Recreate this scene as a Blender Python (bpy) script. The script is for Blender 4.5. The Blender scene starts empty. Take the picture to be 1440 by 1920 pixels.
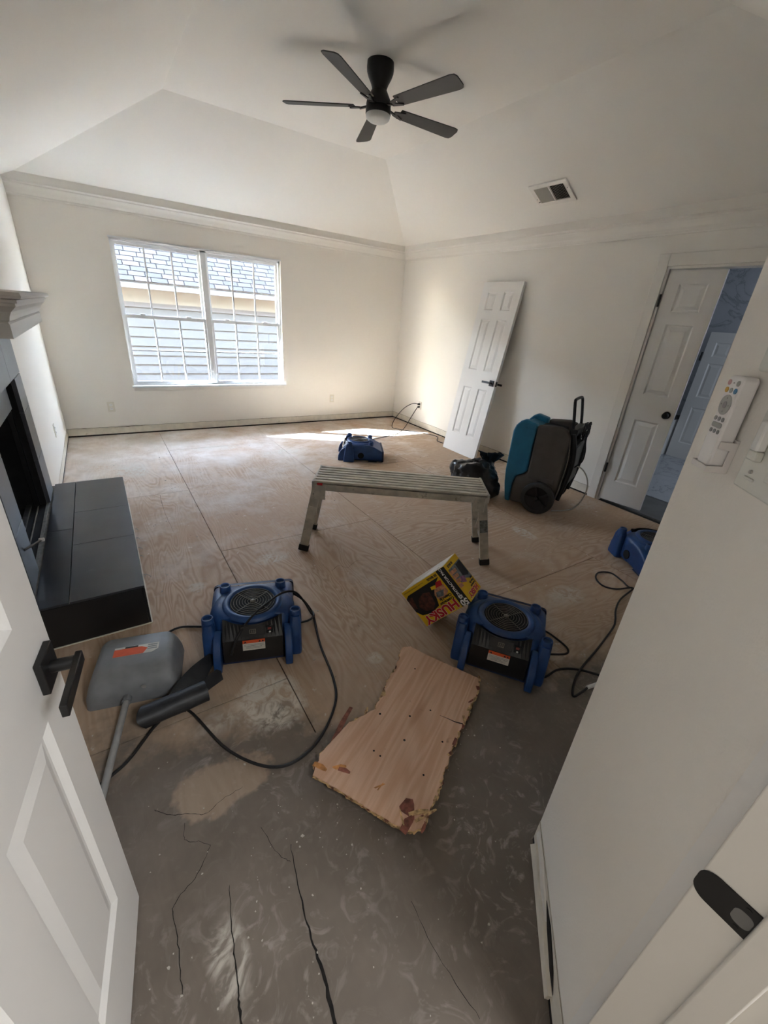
import bpy, math, random
from mathutils import Vector, Matrix, noise
random.seed(7)
S = bpy.context.scene
COL = S.collection
PI = math.pi
R = math.radians

# ------------------------------------------------------------------ camera
CAM = Vector((0.46665, -5.90095, 1.53103))
ROW_X = Vector((0.840368, -0.536923, 0.074123))
ROW_Y = Vector((-0.172360, -0.394381, -0.902638))      # image down
ROW_Z = Vector((0.513880, 0.745773, -0.423969))        # view direction
cd = bpy.data.cameras.new('camera')
cam = bpy.data.objects.new('camera', cd)
COL.objects.link(cam)
mw = Matrix.Identity(4)
for i in range(3):
    mw[i][0] = ROW_X[i]; mw[i][1] = -ROW_Y[i]; mw[i][2] = -ROW_Z[i]; mw[i][3] = CAM[i]
cam.matrix_world = mw
cd.sensor_fit = 'VERTICAL'
cd.sensor_height = 24.0
cd.lens = 774.49 / 1920 * 24.0
cd.clip_start = 0.02
S.camera = cam

# ------------------------------------------------------------------ world, sun, exposure
S.view_settings.view_transform = 'Standard'
S.view_settings.look = 'None'
S.view_settings.gamma = 1.0
S.view_settings.use_curve_mapping = False
S.view_settings.exposure = 0.74
S.cycles.max_bounces = 6
S.cycles.diffuse_bounces = 4
S.cycles.use_light_tree = False
S.cycles.adaptive_threshold = 0.05
S.cycles.glossy_bounces = 2
S.cycles.transparent_max_bounces = 16
S.cycles.sample_clamp_indirect = 60.0
S.cycles.caustics_reflective = False
S.cycles.caustics_refractive = False

world = bpy.data.worlds.new('sky')
S.world = world
world.use_nodes = True
wn = world.node_tree.nodes
wl = world.node_tree.links
sky = wn.new('ShaderNodeTexSky')
sky.sky_type = 'NISHITA'
sky.sun_disc = False
sky.dust_density = 0.3
sky.sun_elevation = R(27)
sky.sun_rotation = R(-60)
bg = wn['Background']
hs = wn.new('ShaderNodeHueSaturation')
hs.inputs['Saturation'].default_value = 0.62
wl.new(sky.outputs[0], hs.inputs['Color'])
wl.new(hs.outputs[0], bg.inputs[0])
SKY_STRENGTH = 5.2
SUN_STRENGTH = 125.0
bg.inputs[1].default_value = SKY_STRENGTH

sd = bpy.data.lights.new('sun', 'SUN')
sd.energy = SUN_STRENGTH
sd.angle = R(0.6)
sd.color = (0.82, 0.92, 1.0)
sun = bpy.data.objects.new('sun', sd)
COL.objects.link(sun)
sun.rotation_euler = Vector((1.67, -0.97, -1.0)).to_track_quat('-Z', 'Y').to_euler()
sun.location = (-6, 6, 8)

# sampling portal for the sky at the window opening
pd = bpy.data.lights.new('window_portal', 'AREA')
pd.shape = 'RECTANGLE'; pd.size = 1.9; pd.size_y = 1.56
pd.cycles.is_portal = True
po = bpy.data.objects.new('window_portal', pd)
COL.objects.link(po)
po.location = (1.685, 0.23, 1.327)
po.rotation_euler = (R(-90), 0, 0)

# fill light added in the unseen hall to brighten the doorway end
hd = bpy.data.lights.new('hall_fill_light', 'AREA')
hd.shape = 'DISK'; hd.size = 0.9; hd.energy = 38.0; hd.color = (0.94, 0.97, 1.0)
ho = bpy.data.objects.new('hall_fill_light', hd)
COL.objects.link(ho)
ho.location = (1.30, -7.2, 2.40)

# ------------------------------------------------------------------ mesh helpers
class MB:
    def __init__(self):
        self.v = []; self.f = []
    def add(self, vs, fs):
        o = len(self.v)
        self.v += [tuple(x) for x in vs]
        self.f += [tuple(i + o for i in q) for q in fs]
        return self
    def box(self, c, s, rot=None):
        hx, hy, hz = s[0] / 2, s[1] / 2, s[2] / 2
        vs = [Vector((x, y, z)) for z in (-hz, hz) for y in (-hy, hy) for x in (-hx, hx)]
        if rot is not None:
            vs = [rot @ q for q in vs]
        c = Vector(c)
        return self.add([q + c for q in vs], [(0, 2, 3, 1), (4, 5, 7, 6), (0, 1, 5, 4), (2, 6, 7, 3), (0, 4, 6, 2), (1, 3, 7, 5)])
    def bx(self, a, b):
        return self.box([(a[i] + b[i]) / 2 for i in range(3)], [abs(b[i] - a[i]) for i in range(3)])
    def bar(self, p0, p1, w, t, up=(0, 0, 1)):
        p0 = Vector(p0); p1 = Vector(p1); d = (p1 - p0)
        x = d.normalized(); z = Vector(up); y = z.cross(x).normalized(); z = x.cross(y)
        m = Matrix((x, y, z)).transposed()
        return self.box((p0 + p1) / 2, (d.length, w, t), m)
    def loft(self, rings, cap=True):
        n = len(rings[0]); vs = [p for r in rings for p in r]; fs = []
        for k in range(len(rings) - 1):
            for i in range(n):
                j = (i + 1) % n
                fs.append((k * n + i, k * n + j, (k + 1) * n + j, (k + 1) * n + i))
        if cap:
            fs.append(tuple(reversed(range(n)))); fs.append(tuple((len(rings) - 1) * n + i for i in range(n)))
        return self.add(vs, fs)
    def cyl(self, p0, p1, r0, r1=None, n=20):
        return self.tube([p0, p1], r0, n, radii=[r0, r0 if r1 is None else r1])
    def tube(self, pts, r, n=8, radii=None, cap=True):
        pts = [Vector(p) for p in pts]
        t0 = (pts[1] - pts[0]).normalized()
        a = Vector((0, 0, 1)) if abs(t0.z) < 0.9 else Vector((1, 0, 0))
        u = t0.cross(a).normalized(); rings = []
        for i, p in enumerate(pts):
            t = (pts[min(i + 1, len(pts) - 1)] - pts[max(i - 1, 0)])
            t = t.normalized() if t.length > 1e-9 else t0
            u = (u - t * u.dot(t)).normalized(); w = t.cross(u)
            rr = radii[i] if radii else r
            rings.append([p + (u * math.cos(2 * PI * k / n) + w * math.sin(2 * PI * k / n)) * rr for k in range(n)])
        return self.loft(rings, cap)
    def torus(self, c, rad, r, n=40, m=6, axis='z'):
        rings = []
        vs = []; fs = []
        for i in range(n):
            a = 2 * PI * i / n
            for j in range(m):
                b = 2 * PI * j / m
                q = ((rad + r * math.cos(b)) * math.cos(a), (rad + r * math.cos(b)) * math.sin(a), r * math.sin(b))
                if axis == 'x': q = (q[2], q[0], q[1])
                vs.append((c[0] + q[0], c[1] + q[1], c[2] + q[2]))
        for i in range(n):
            for j in range(m):
                i2 = (i + 1) % n; j2 = (j + 1) % m
                fs.append((i * m + j, i2 * m + j, i2 * m + j2, i * m + j2))
        return self.add(vs, fs)
    def lathe(self, prof, n=36, c=(0, 0, 0), axis='z', cap=True):
        rings = []
        for r, z in prof:
            ring = []
            for k in range(n):
                a = 2 * PI * k / n
                q = (r * math.cos(a), r * math.sin(a), z)
                if axis == 'x': q = (z, r * math.cos(a), r * math.sin(a))
                if axis == 'y': q = (r * math.cos(a), z, -r * math.sin(a))
                ring.append((c[0] + q[0], c[1] + q[1], c[2] + q[2]))
            rings.append(ring)
        return self.loft(rings, cap)
    def prism(self, poly, z0, z1, fn=None):
        fn = fn or (lambda x, y, z: (x, y, z))
        return self.loft([[fn(x, y, z0) for x, y in poly], [fn(x, y, z1) for x, y in poly]])
    def build(self, name, mat, parent=None, smooth=False, bevel=0.0, seg=2, kind=None, label=None, fix=True):
        me = bpy.data.meshes.new(name)
        me.from_pydata(self.v, [], self.f)
        if fix:
            import bmesh
            bm = bmesh.new(); bm.from_mesh(me)
            bmesh.ops.recalc_face_normals(bm, faces=bm.faces)
            bm.to_mesh(me); bm.free()
        me.materials.append(mat)
        if smooth:
            me.shade_smooth(); me.set_sharp_from_angle(angle=R(42))
        o = bpy.data.objects.new(name, me)
        COL.objects.link(o)
        if parent is not None: o.parent = parent
        if bevel:
            b = o.modifiers.new('bevel', 'BEVEL'); b.width = bevel; b.segments = seg; b.limit_method = 'ANGLE'
            b.angle_limit = R(40); b.harden_normals = False
            me.shade_smooth(); me.set_sharp_from_angle(angle=R(60))
        if kind: o['kind'] = kind
        if label: o['label'] = label
        return o

def link_copy(o, parent, loc=None):
    c = o.copy(); COL.objects.link(c); c.parent = parent
    if loc is not None: c.location = loc
    return c

def copy_tree(o, parent=None):
    c = o.copy(); COL.objects.link(c); c.parent = parent
    for ch in list(o.children): copy_tree(ch, c)
    return c

def thing(name, label, cat, loc=(0, 0, 0), rz=0.0, group=None):
    o = bpy.data.objects.new(name, None); COL.objects.link(o)
    o.location = loc; o.rotation_euler = (0, 0, rz); o.empty_display_size = 0.1
    o['label'] = label; o['category'] = cat
    if group: o['group'] = group
    return o
def tag(o, label, cat, group=None):
    o['label'] = label; o['category'] = cat
    if group: o['group'] = group
    return o
def struct(name, label=None, cat=None, loc=(0, 0, 0), rz=0.0):
    o = bpy.data.objects.new(name, None); COL.objects.link(o)
    o.location = loc; o.rotation_euler = (0, 0, rz); o['kind'] = 'structure'
    if label: o['label'] = label
    if cat: o['category'] = cat
    return o
def setting(o, label, cat):
    o['kind'] = 'structure'; o['label'] = label; o['category'] = cat
    return o

def smooth_path(pts, n=8):
    pts = [Vector(p) for p in pts]; out = []
    for i in range(len(pts) - 1):
        p0 = pts[max(i - 1, 0)]; p1 = pts[i]; p2 = pts[i + 1]; p3 = pts[min(i + 2, len(pts) - 1)]
        for k in range(n):
            t = k / n
            out.append(0.5 * ((2 * p1) + (p2 - p0) * t + (2 * p0 - 5 * p1 + 4 * p2 - p3) * t * t + (3 * p1 - p0 - 3 * p2 + p3) * t ** 3))
    out.append(pts[-1]); return out

def rrect(hx, hy, r, n=4, cx=0, cy=0):
    out = []
    for sx, sy, a0 in ((1, 1, 0), (-1, 1, 90), (-1, -1, 180), (1, -1, 270)):
        for k in range(n + 1):
            a = R(a0 + 90 * k / n)
            out.append((cx + sx * (hx - r) + r * math.cos(a), cy + sy * (hy - r) + r * math.sin(a)))
    return out

# ------------------------------------------------------------------ materials
def new_mat(name):
    m = bpy.data.materials.new(name); m.use_nodes = True
    nt = m.node_tree; b = nt.nodes['Principled BSDF']
    return m, nt, b
def lin(c):
    return tuple((x / 12.92 if x <= 0.04045 else ((x + 0.055) / 1.055) ** 2.4) for x in [q / 255 for q in c]) + (1,)
def nd(nt, typ, **kw):
    n = nt.nodes.new(typ)
    for k, v in kw.items():
        if k in n.inputs: n.inputs[k].default_value = v
        else: setattr(n, k, v)
    return n
def mixc(nt, fac, a, b, blend='MIX'):
    n = nt.nodes.new('ShaderNodeMix'); n.data_type = 'RGBA'; n.blend_type = blend
    for sock, val in ((n.inputs[0], fac), (n.inputs[6], a), (n.inputs[7], b)):
        if hasattr(val, 'is_linked') or hasattr(val, 'links'): nt.links.new(val, sock)
        else: sock.default_value = val
    return n.outputs[2]
def math_n(nt, op, a, b=0.0, clamp=False):
    n = nt.nodes.new('ShaderNodeMath'); n.operation = op; n.use_clamp = clamp
    for sock, val in ((n.inputs[0], a), (n.inputs[1], b)):
        if hasattr(val, 'links'): nt.links.new(val, sock)
        else: sock.default_value = val
    return n.outputs[0]
def ramp(nt, fac, stops):
    n = nt.nodes.new('ShaderNodeValToRGB'); nt.links.new(fac, n.inputs[0])
    e = n.color_ramp.elements
    while len(e) < len(stops): e.new(0.5)
    for q, (p, c) in zip(e, stops): q.position = p; q.color = c
    return n.outputs[0]
def gray(v): return (v, v, v, 1)
def noise_n(nt, vec, scale, detail=3.0, rough=0.55, dist=0.0):
    n = nd(nt, 'ShaderNodeTexNoise'); n.inputs['Scale'].default_value = scale
    n.inputs['Detail'].default_value = detail; n.inputs['Roughness'].default_value = rough; n.inputs['Distortion'].default_value = dist
    if vec is not None: nt.links.new(vec, n.inputs['Vector'])
    return n.outputs['Fac']
def objco(nt): return nd(nt, 'ShaderNodeTexCoord').outputs['Object']
def geopos(nt): return nd(nt, 'ShaderNodeNewGeometry').outputs['Position']
def bump(nt, b, h, strength=0.3, dist=0.002):
    n = nd(nt, 'ShaderNodeBump'); n.inputs['Strength'].default_value = strength; n.inputs['Distance'].default_value = dist
    nt.links.new(h, n.inputs['Height']); nt.links.new(n.outputs[0], b.inputs['Normal'])

def plain(name, c, rough=0.5, metal=0.0, var=0.08, scale=30.0, bmp=0.0, bscale=200.0, spec=0.5, coat=0.0, dust=None):
    m, nt, b = new_mat(name)
    co = objco(nt); base = lin(c)
    if var == 0.0 and not dust:
        b.inputs['Base Color'].default_value = base
    else:
        n1 = noise_n(nt, co, scale, 2)
    dark = tuple(x * (1 - var * 2) for x in base[:3]) + (1,)
    lite = tuple(min(1, x * (1 + var * 2)) for x in base[:3]) + (1,)
    col = ramp(nt, n1, [(0.3, dark), (0.7, lite)]) if (var or dust) else None
    if dust:
        n2 = noise_n(nt, co, dust[1], 4, 0.65)
        f = ramp(nt, n2, [(dust[2], gray(0)), (min(1, dust[2] + 0.12), gray(1))])
        col = mixc(nt, f, col, lin(dust[0]))
    if col is not None: nt.links.new(col, b.inputs['Base Color'])
    b.inputs['Roughness'].default_value = rough; b.inputs['Metallic'].default_value = metal
    b.inputs['Specular IOR Level'].default_value = spec
    if coat: b.inputs['Coat Weight'].default_value = coat
    if bmp: bump(nt, b, noise_n(nt, co, bscale, 1), bmp, 0.002)
    return m

M_WALL = plain('wall_paint', (242, 237, 229), 0.75, var=0.0, scale=3, bmp=0.35, bscale=170, spec=0.25)
M_CEIL = plain('ceiling_paint', (244, 240, 233), 0.85, var=0.0, bmp=0.0, spec=0.0)
M_TRIM = plain('trim_paint', (236, 231, 223), 0.42, var=0.0, scale=4, spec=0.4)
M_DOOR = plain('door_paint', (240, 237, 233), 0.45, var=0.0, scale=4, bmp=0.05, bscale=300, spec=0.4)
M_WINW = plain('window_vinyl', (236, 238, 240), 0.4, var=0.0)
M_BARE = plain('bare_drywall', (226, 218, 203), 0.9, var=0.04, scale=14, bmp=0.4, bscale=60, dust=((178, 160, 132), 9, 0.68))
M_TORN = plain('torn_paper', (104, 84, 62), 0.95, var=0.2, scale=40)
M_GAP = plain('dark_gap', (34, 28, 22), 0.95, var=0.3, scale=20)
M_BLACK = plain('matte_black', (20, 19, 19), 0.42, var=0.1)
M_FAN = plain('fan_black', (22, 21, 21), 0.38, var=0.06)
M_BLADE = plain('fan_blade', (40, 37, 34), 0.5, var=0.06, scale=8)
M_DIFF = plain('frosted_diffuser', (225, 225, 222), 0.35, var=0.01)
M_BLUE = plain('mover_blue', (32, 68, 122), 0.40, var=0.1, scale=12, bmp=0.12, bscale=350, dust=((108, 124, 148), 26, 0.72))
M_BLUE2 = plain('mover_blue_dark', (22, 40, 76), 0.45, var=0.1, scale=12, bmp=0.1, bscale=350)
M_PANEL = plain('mover_panel', (22, 22, 24), 0.33, var=0.12, scale=20, dust=((58, 58, 60), 40, 0.74))
M_DARK = plain('inner_dark', (7, 7, 7), 0.8, var=0.2)
M_WIRE = plain('grille_wire', (122, 116, 106), 0.4, metal=0.4, var=0.15, scale=60)
M_CORD = plain('cord_rubber', (24, 22, 22), 0.55, var=0.15, scale=40)
M_CORDG = plain('hose_grey', (196, 190, 176), 0.5, var=0.05)
M_ALU = plain('worn_aluminium', (190, 182, 169), 0.42, metal=0.25, var=0.12, scale=14, bmp=0.1, bscale=90, dust=((112, 102, 90), 16, 0.62))
M_ALU2 = plain('painted_aluminium', (208, 200, 186), 0.5, metal=0.15, var=0.08, scale=12, dust=((158, 146, 130), 10, 0.64))
M_FOOT = plain('rubber_foot', (32, 30, 28), 0.7, var=0.15)
M_TEAL = plain('dehumidifier_teal', (34, 112, 148), 0.45, var=0.06, scale=10, bmp=0.1, bscale=300)
M_CHAR = plain('dehumidifier_charcoal', (84, 77, 72), 0.55, var=0.06, scale=10, bmp=0.12, bscale=300)
M_TYRE = plain('tyre_rubber', (56, 55, 54), 0.6, var=0.1)
M_BAG = plain('bag_plastic', (26, 27, 29), 0.28, var=0.15, scale=10, spec=0.6)
M_RUBBER = plain('black_sheet', (34, 35, 38), 0.5, var=0.15, scale=30, bmp=0.15, bscale=120)
M_GREYP = plain('grey_plastic', (124, 125, 127), 0.5, var=0.07, scale=14, bmp=0.1, bscale=200, dust=((142, 142, 140), 30, 0.7))
M_GREYH = plain('grey_handle', (150, 148, 145), 0.42, var=0.05)
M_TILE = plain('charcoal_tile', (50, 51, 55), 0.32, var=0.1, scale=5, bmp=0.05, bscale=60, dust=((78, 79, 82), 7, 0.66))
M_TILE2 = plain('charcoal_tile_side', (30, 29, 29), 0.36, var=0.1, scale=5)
M_GROUT = plain('grout', (128, 126, 122), 0.9, var=0.1)
M_TILEL = plain('surround_tile', (76, 78, 82), 0.35, var=0.08, scale=4, dust=((98, 100, 104), 4, 0.6))
M_SOOT = plain('firebox_soot', (12, 11, 11), 0.9, var=0.3, scale=14)
M_STEEL = plain('brushed_steel', (120, 120, 120), 0.4, metal=0.8, var=0.1)
M_MANTEL = plain('mantel_paint', (206, 202, 196), 0.5, var=0.0)
M_PLATE = plain('wall_plate', (226, 220, 206), 0.35, var=0.0)
M_PLATE2 = plain('switch_plate', (214, 213, 203), 0.3, var=0.0)
M_REMOTE = plain('remote_white', (236, 232, 230), 0.4, var=0.0)
M_HOLD = plain('holder_white', (226, 220, 216), 0.45, var=0.0)
M_BTN = plain('button_grey', (158, 156, 152), 0.5, var=0.04)
M_BTND = plain('button_dark', (122, 120, 118), 0.5, var=0.04)
M_BTNR = plain('button_red', (196, 150, 148), 0.5, var=0.04)
M_BTNY = plain('button_yellow', (206, 158, 48), 0.5, var=0.04)
M_BTNB = plain('button_blue', (24, 92, 132), 0.5, var=0.04)
M_WHITE = plain('white_plastic', (238, 236, 232), 0.4, var=0.02)
M_ORANGE = plain('label_orange', (212, 84, 40), 0.5, var=0.04)
M_LABELW = plain('label_white', (206, 202, 192), 0.5, var=0.04)
M_LEDR = plain('switch_red', (120, 40, 34), 0.4)
M_YEL = plain('carton_yellow', (226, 184, 28), 0.5, var=0.04, scale=8)
M_CARDW = plain('carton_white', (226, 220, 214), 0.6, var=0.04, scale=18)
M_INK = plain('ink_black', (18, 16, 16), 0.5, var=0.2)
M_INKR = plain('ink_red', (190, 26, 34), 0.5, var=0.06)
M_INKW = plain('ink_white', (236, 234, 228), 0.5, var=0.02)
M_SKIN = plain('ink_tan', (196, 138, 104), 0.5, var=0.15, scale=60)
M_INKB = plain('ink_brown', (74, 38, 30), 0.5, var=0.3, scale=50)
M_INKG = plain('ink_grey', (110, 116, 118), 0.5, var=0.25, scale=60)
M_INKP = plain('ink_purple', (150, 96, 130), 0.5, var=0.2, scale=60)
M_SILV = plain('label_silver', (198, 196, 190), 0.45, var=0.05)
M_CHIP = plain('plaster_chip', (182, 175, 163), 0.9, var=0.08, scale=60)
M_CRACK = plain('crack_dark', (26, 22, 19), 1.0, var=0.3, scale=60)
M_FUR = plain('bath_floor_dark', (120, 118, 116), 0.5, var=0.08, scale=6)
M_SIDING = plain('siding_paint', (112, 112, 109), 0.7, var=0.0, scale=3)
M_FASCIA = plain('fascia_cream', (178, 177, 168), 0.7, var=0.0, scale=5)
M_GUTTER = plain('gutter_white', (128, 128, 128), 0.5, var=0.0)
M_GROUND = plain('mulch_ground', (44, 40, 34), 0.95, var=0.2, scale=3)
M_BOUNCE_CUT = plain('bounce_cut_dark', (92, 66, 56), 0.9, var=0.1, scale=6)
M_SUN_CUT = plain('sun_cut_paint', (200, 196, 186), 0.8, var=0.0)

def shingle_mat():
    m, nt, b = new_mat('roof_shingle')
    n = noise_n(nt, geopos(nt), 90, 3)
    oi = nd(nt, 'ShaderNodeObjectInfo').outputs['Random']
    c1 = ramp(nt, n, [(0.3, lin((36, 34, 34))), (0.7, lin((54, 51, 51)))])
    c2 = ramp(nt, oi, [(0.0, lin((38, 36, 37))), (0.75, lin((54, 51, 52))), (1.0, lin((64, 53, 50)))])
    nt.links.new(mixc(nt, 0.55, c1, c2), b.inputs['Base Color']); b.inputs['Roughness'].default_value = 0.95
    return m
M_SHING = shingle_mat()

def glass_mat():
    m = bpy.data.materials.new('window_glass'); m.use_nodes = True
    nt = m.node_tree; nt.nodes.clear()
    out = nt.nodes.new('ShaderNodeOutputMaterial')
    tr = nd(nt, 'ShaderNodeBsdfTransparent'); tr.inputs[0].default_value = (0.95, 0.97, 0.98, 1)
    gl = nd(nt, 'ShaderNodeBsdfGlossy'); gl.inputs['Roughness'].default_value = 0.02
    mx = nd(nt, 'ShaderNodeMixShader'); mx.inputs[0].default_value = 0.05
    nt.links.new(tr.outputs[0], mx.inputs[1]); nt.links.new(gl.outputs[0], mx.inputs[2]); nt.links.new(mx.outputs[0], out.inputs[0])
    return m
M_GLASS = glass_mat()

def marble_mat():
    m, nt, b = new_mat('marble_tile')
    co = geopos(nt)
    n = noise_n(nt, co, 1.6, 6, 0.6, 1.2)
    v = math_n(nt, 'ABSOLUTE', math_n(nt, 'SUBTRACT', n, 0.5))
    col = ramp(nt, v, [(0.0, lin((158, 162, 168))), (0.02, lin((190, 193, 199))), (0.3, lin((204, 206, 212)))])
    nt.links.new(col, b.inputs['Base Color']); b.inputs['Roughness'].default_value = 0.25
    return m
M_MARBLE = marble_mat()

def ply_mat(name, along_x, seed):
    """rotary-cut plywood: contour grain, nail dust, grey levelling compound that laps over it near the doorway"""
    m, nt, b = new_mat(name)
    pos = geopos(nt)
    mp = nd(nt, 'ShaderNodeMapping'); nt.links.new(pos, mp.inputs['Vector'])
    mp.inputs['Scale'].default_value = (0.42, 2.3, 1) if along_x else (2.3, 0.42, 1)
    mp.inputs['Location'].default_value = (seed * 3.1, seed * 1.7, 0)
    n = noise_n(nt, mp.outputs[0], 1.5, 3.0, 0.5, 0.6)
    band = math_n(nt, 'SINE', math_n(nt, 'MULTIPLY', n, 150.0))
    band = math_n(nt, 'ADD', math_n(nt, 'MULTIPLY', band, 0.5), 0.5)
    mp2 = nd(nt, 'ShaderNodeMapping'); nt.links.new(pos, mp2.inputs['Vector'])
    mp2.inputs['Scale'].default_value = (6, 90, 1) if along_x else (90, 6, 1)
    fine = noise_n(nt, mp2.outputs[0], 1.0, 4, 0.6)
    wood = ramp(nt, band, [(0.0, lin((178, 149, 122))), (0.35, lin((192, 165, 139))), (1.0, lin((208, 184, 160)))])
    blot = noise_n(nt, pos, 1.3, 2, 0.6)
    wood = mixc(nt, ramp(nt, noise_n(nt, pos, 0.9, 2, 0.5), [(0.38, gray(0.0)), (0.62, gray(0.8))]), wood, lin((190, 162, 136)))
    wood = mixc(nt, ramp(nt, fine, [(0.35, gray(0.30)), (0.7, gray(0))]), wood, lin((164, 139, 116)))
    wood = mixc(nt, ramp(nt, blot, [(0.4, gray(0.0)), (0.75, gray(0.45))]), wood, lin((182, 161, 140)))
    # pale dust, heavier towards the window side
    sep = nd(nt, 'ShaderNodeSeparateXYZ'); nt.links.new(pos, sep.inputs[0])
    X, Y = sep.outputs[0], sep.outputs[1]
    far = nd(nt, 'ShaderNodeMapRange', **{}); nt.links.new(math_n(nt, 'SUBTRACT', Y, math_n(nt, 'MULTIPLY', X, 0.45)), far.inputs['Value'])
    far.inputs['From Min'].default_value = -4.4; far.inputs['From Max'].default_value = -0.8
    dn = noise_n(nt, pos, 2.6, 5, 0.68)
    dsum = math_n(nt, 'ADD', dn, math_n(nt, 'MULTIPLY', far.outputs[0], 0.28))
    wood = mixc(nt, ramp(nt, dsum, [(0.56, gray(0)), (0.95, gray(0.8))]), wood, lin((232, 226, 220)))
    sp = noise_n(nt, pos, 19, 3, 0.7)
    wood = mixc(nt, ramp(nt, sp, [(0.66, gray(0)), (0.72, gray(0.75))]), wood, lin((230, 223, 212)))
    wood = mixc(nt, ramp(nt, sp, [(0.26, gray(0.55)), (0.31, gray(0))]), wood, lin((96, 78, 62)))
    # levelling compound
    e1 = noise_n(nt, pos, 2.2, 5, 0.66)
    edge = math_n(nt, 'MULTIPLY', e1, 1.13)
    lim = math_n(nt, 'ADD', math_n(nt, 'MULTIPLY', X, -0.30), -3.93)          # boundary y at a given x
    dd = math_n(nt, 'SUBTRACT', math_n(nt, 'SUBTRACT', lim, Y), edge)           # > 0 : compound
    comp = ramp(nt, math_n(nt, 'ADD', math_n(nt, 'MULTIPLY', dd, 1.6), 0.5, True), [(0.3, gray(0)), (0.62, gray(0.92))])
    thin = ramp(nt, math_n(nt, 'ADD', math_n(nt, 'MULTIPLY', dd, 0.7), 0.75, True), [(0.2, gray(0)), (0.9, gray(0.55))])
    g1 = noise_n(nt, pos, 3.5, 4, 0.65)
    grey = ramp(nt, g1, [(0.3, lin((96, 88, 80))), (0.55, lin((111, 102, 93))), (0.8, lin((128, 119, 109)))])
    sw = noise_n(nt, pos, 11, 3, 0.62, 2.6)
    big = noise_n(nt, pos, 1.9, 3, 0.5)
    swm = math_n(nt, 'MULTIPLY', ramp(nt, sw, [(0.54, gray(0)), (0.70, gray(1))]), ramp(nt, big, [(0.40, gray(0.12)), (0.62, gray(0.85))]))
    grey = mixc(nt, swm, grey, lin((160, 152, 145)))
    col = mixc(nt, thin, wood, lin((150, 135, 118)))
    pk = nd(nt, 'ShaderNodeMapping'); nt.links.new(pos, pk.inputs['Vector'])
    pk.inputs['Location'].default_value = (-0.58 / 0.17, 4.87 / 0.10, 0); pk.inputs['Scale'].default_value = (1 / 0.17, 1 / 0.10, 0)
    pv = nd(nt, 'ShaderNodeVectorMath', operation='DOT_PRODUCT'); nt.links.new(pk.outputs[0], pv.inputs[0]); nt.links.new(pk.outputs[0], pv.inputs[1])
    peel = math_n(nt, 'ADD', pv.outputs['Value'], math_n(nt, 'MULTIPLY', math_n(nt, 'SUBTRACT', dn, 0.5), 5.0))
    peel = ramp(nt, peel, [(0.60, gray(0.30)), (0.95, gray(1.0))])
    comp = math_n(nt, 'MULTIPLY', comp, peel)
    col = mixc(nt, comp, col, grey)
    # plaster smears with shapes of their own
    brk = ramp(nt, sw, [(0.38, gray(0.12)), (0.56, gray(1))])
    dn3 = math_n(nt, 'MULTIPLY', math_n(nt, 'SUBTRACT', dn, 0.5), 3.2)
    for (sx, sy, rx, ry, st) in ((1.236, -3.518, 0.11, 0.075, 1.0), (2.70, -4.76, 0.17, 0.085, 0.8), (0.555, -1.368, 0.14, 0.22, 0.9), (0.82, -4.64, 0.13, 0.15, 1.0), (0.60, -4.64, 0.10, 0.06, 0.6),
                                 (0.72, -3.64, 0.05, 0.05, 0.8), (1.36, -4.63, 0.05, 0.04, 0.8), (3.19, -4.03, 0.05, 0.10, 1.0), (0.475, -5.35, 0.05, 0.09, 0.65), (4.30, -3.88, 0.22, 0.12, 0.55),
                                 (1.407, -0.897, 0.22, 0.10, 0.8), (2.15, -1.30, 0.26, 0.10, 0.85), (1.0, -0.6, 0.3, 0.2, 0.5), (0.66, -0.35, 0.25, 0.18, 0.5), (0.30, -1.1, 0.20, 0.5, 0.5), (2.2, -5.0, 0.06, 0.09, 0.6)):
        vm = nd(nt, 'ShaderNodeMapping'); vm.vector_type = 'POINT'; nt.links.new(pos, vm.inputs['Vector'])
        vm.inputs['Location'].default_value = (-sx / rx, -sy / ry, 0); vm.inputs['Scale'].default_value = (1 / rx, 1 / ry, 0)
        vd = nd(nt, 'ShaderNodeVectorMath', operation='DOT_PRODUCT'); nt.links.new(vm.outputs[0], vd.inputs[0]); nt.links.new(vm.outputs[0], vd.inputs[1])
        r2 = vd.outputs['Value']
        q = math_n(nt, 'SUBTRACT', 1.0, math_n(nt, 'ADD', math_n(nt, 'MULTIPLY', r2, 0.55), dn3), True)
        f = math_n(nt, 'MULTIPLY', math_n(nt, 'MULTIPLY', ramp(nt, q, [(0.2, gray(0)), (0.8, gray(1))]), brk), st)
        col = mixc(nt, f, col, lin((206, 198, 186)))
    nt.links.new(col, b.inputs['Base Color'])
    rr = mixc(nt, comp, gray(0.72), gray(0.5))
    nt.links.new(rr, b.inputs['Roughness'])
    b.inputs['Specular IOR Level'].default_value = 0.35
    h = math_n(nt, 'ADD', math_n(nt, 'MULTIPLY', band, 0.3), math_n(nt, 'ADD', fine, math_n(nt, 'MULTIPLY', sp, 0.8)))
    bump(nt, b, h, 0.25, 0.002)
    return m
M_PLY = {(False): [ply_mat('plywood_sheet_a', False, 1.0), ply_mat('plywood_sheet_b', False, 4.0)], (True): [ply_mat('plywood_sheet_c', True, 2.3), ply_mat('plywood_sheet_d', True, 6.1)]}

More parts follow.
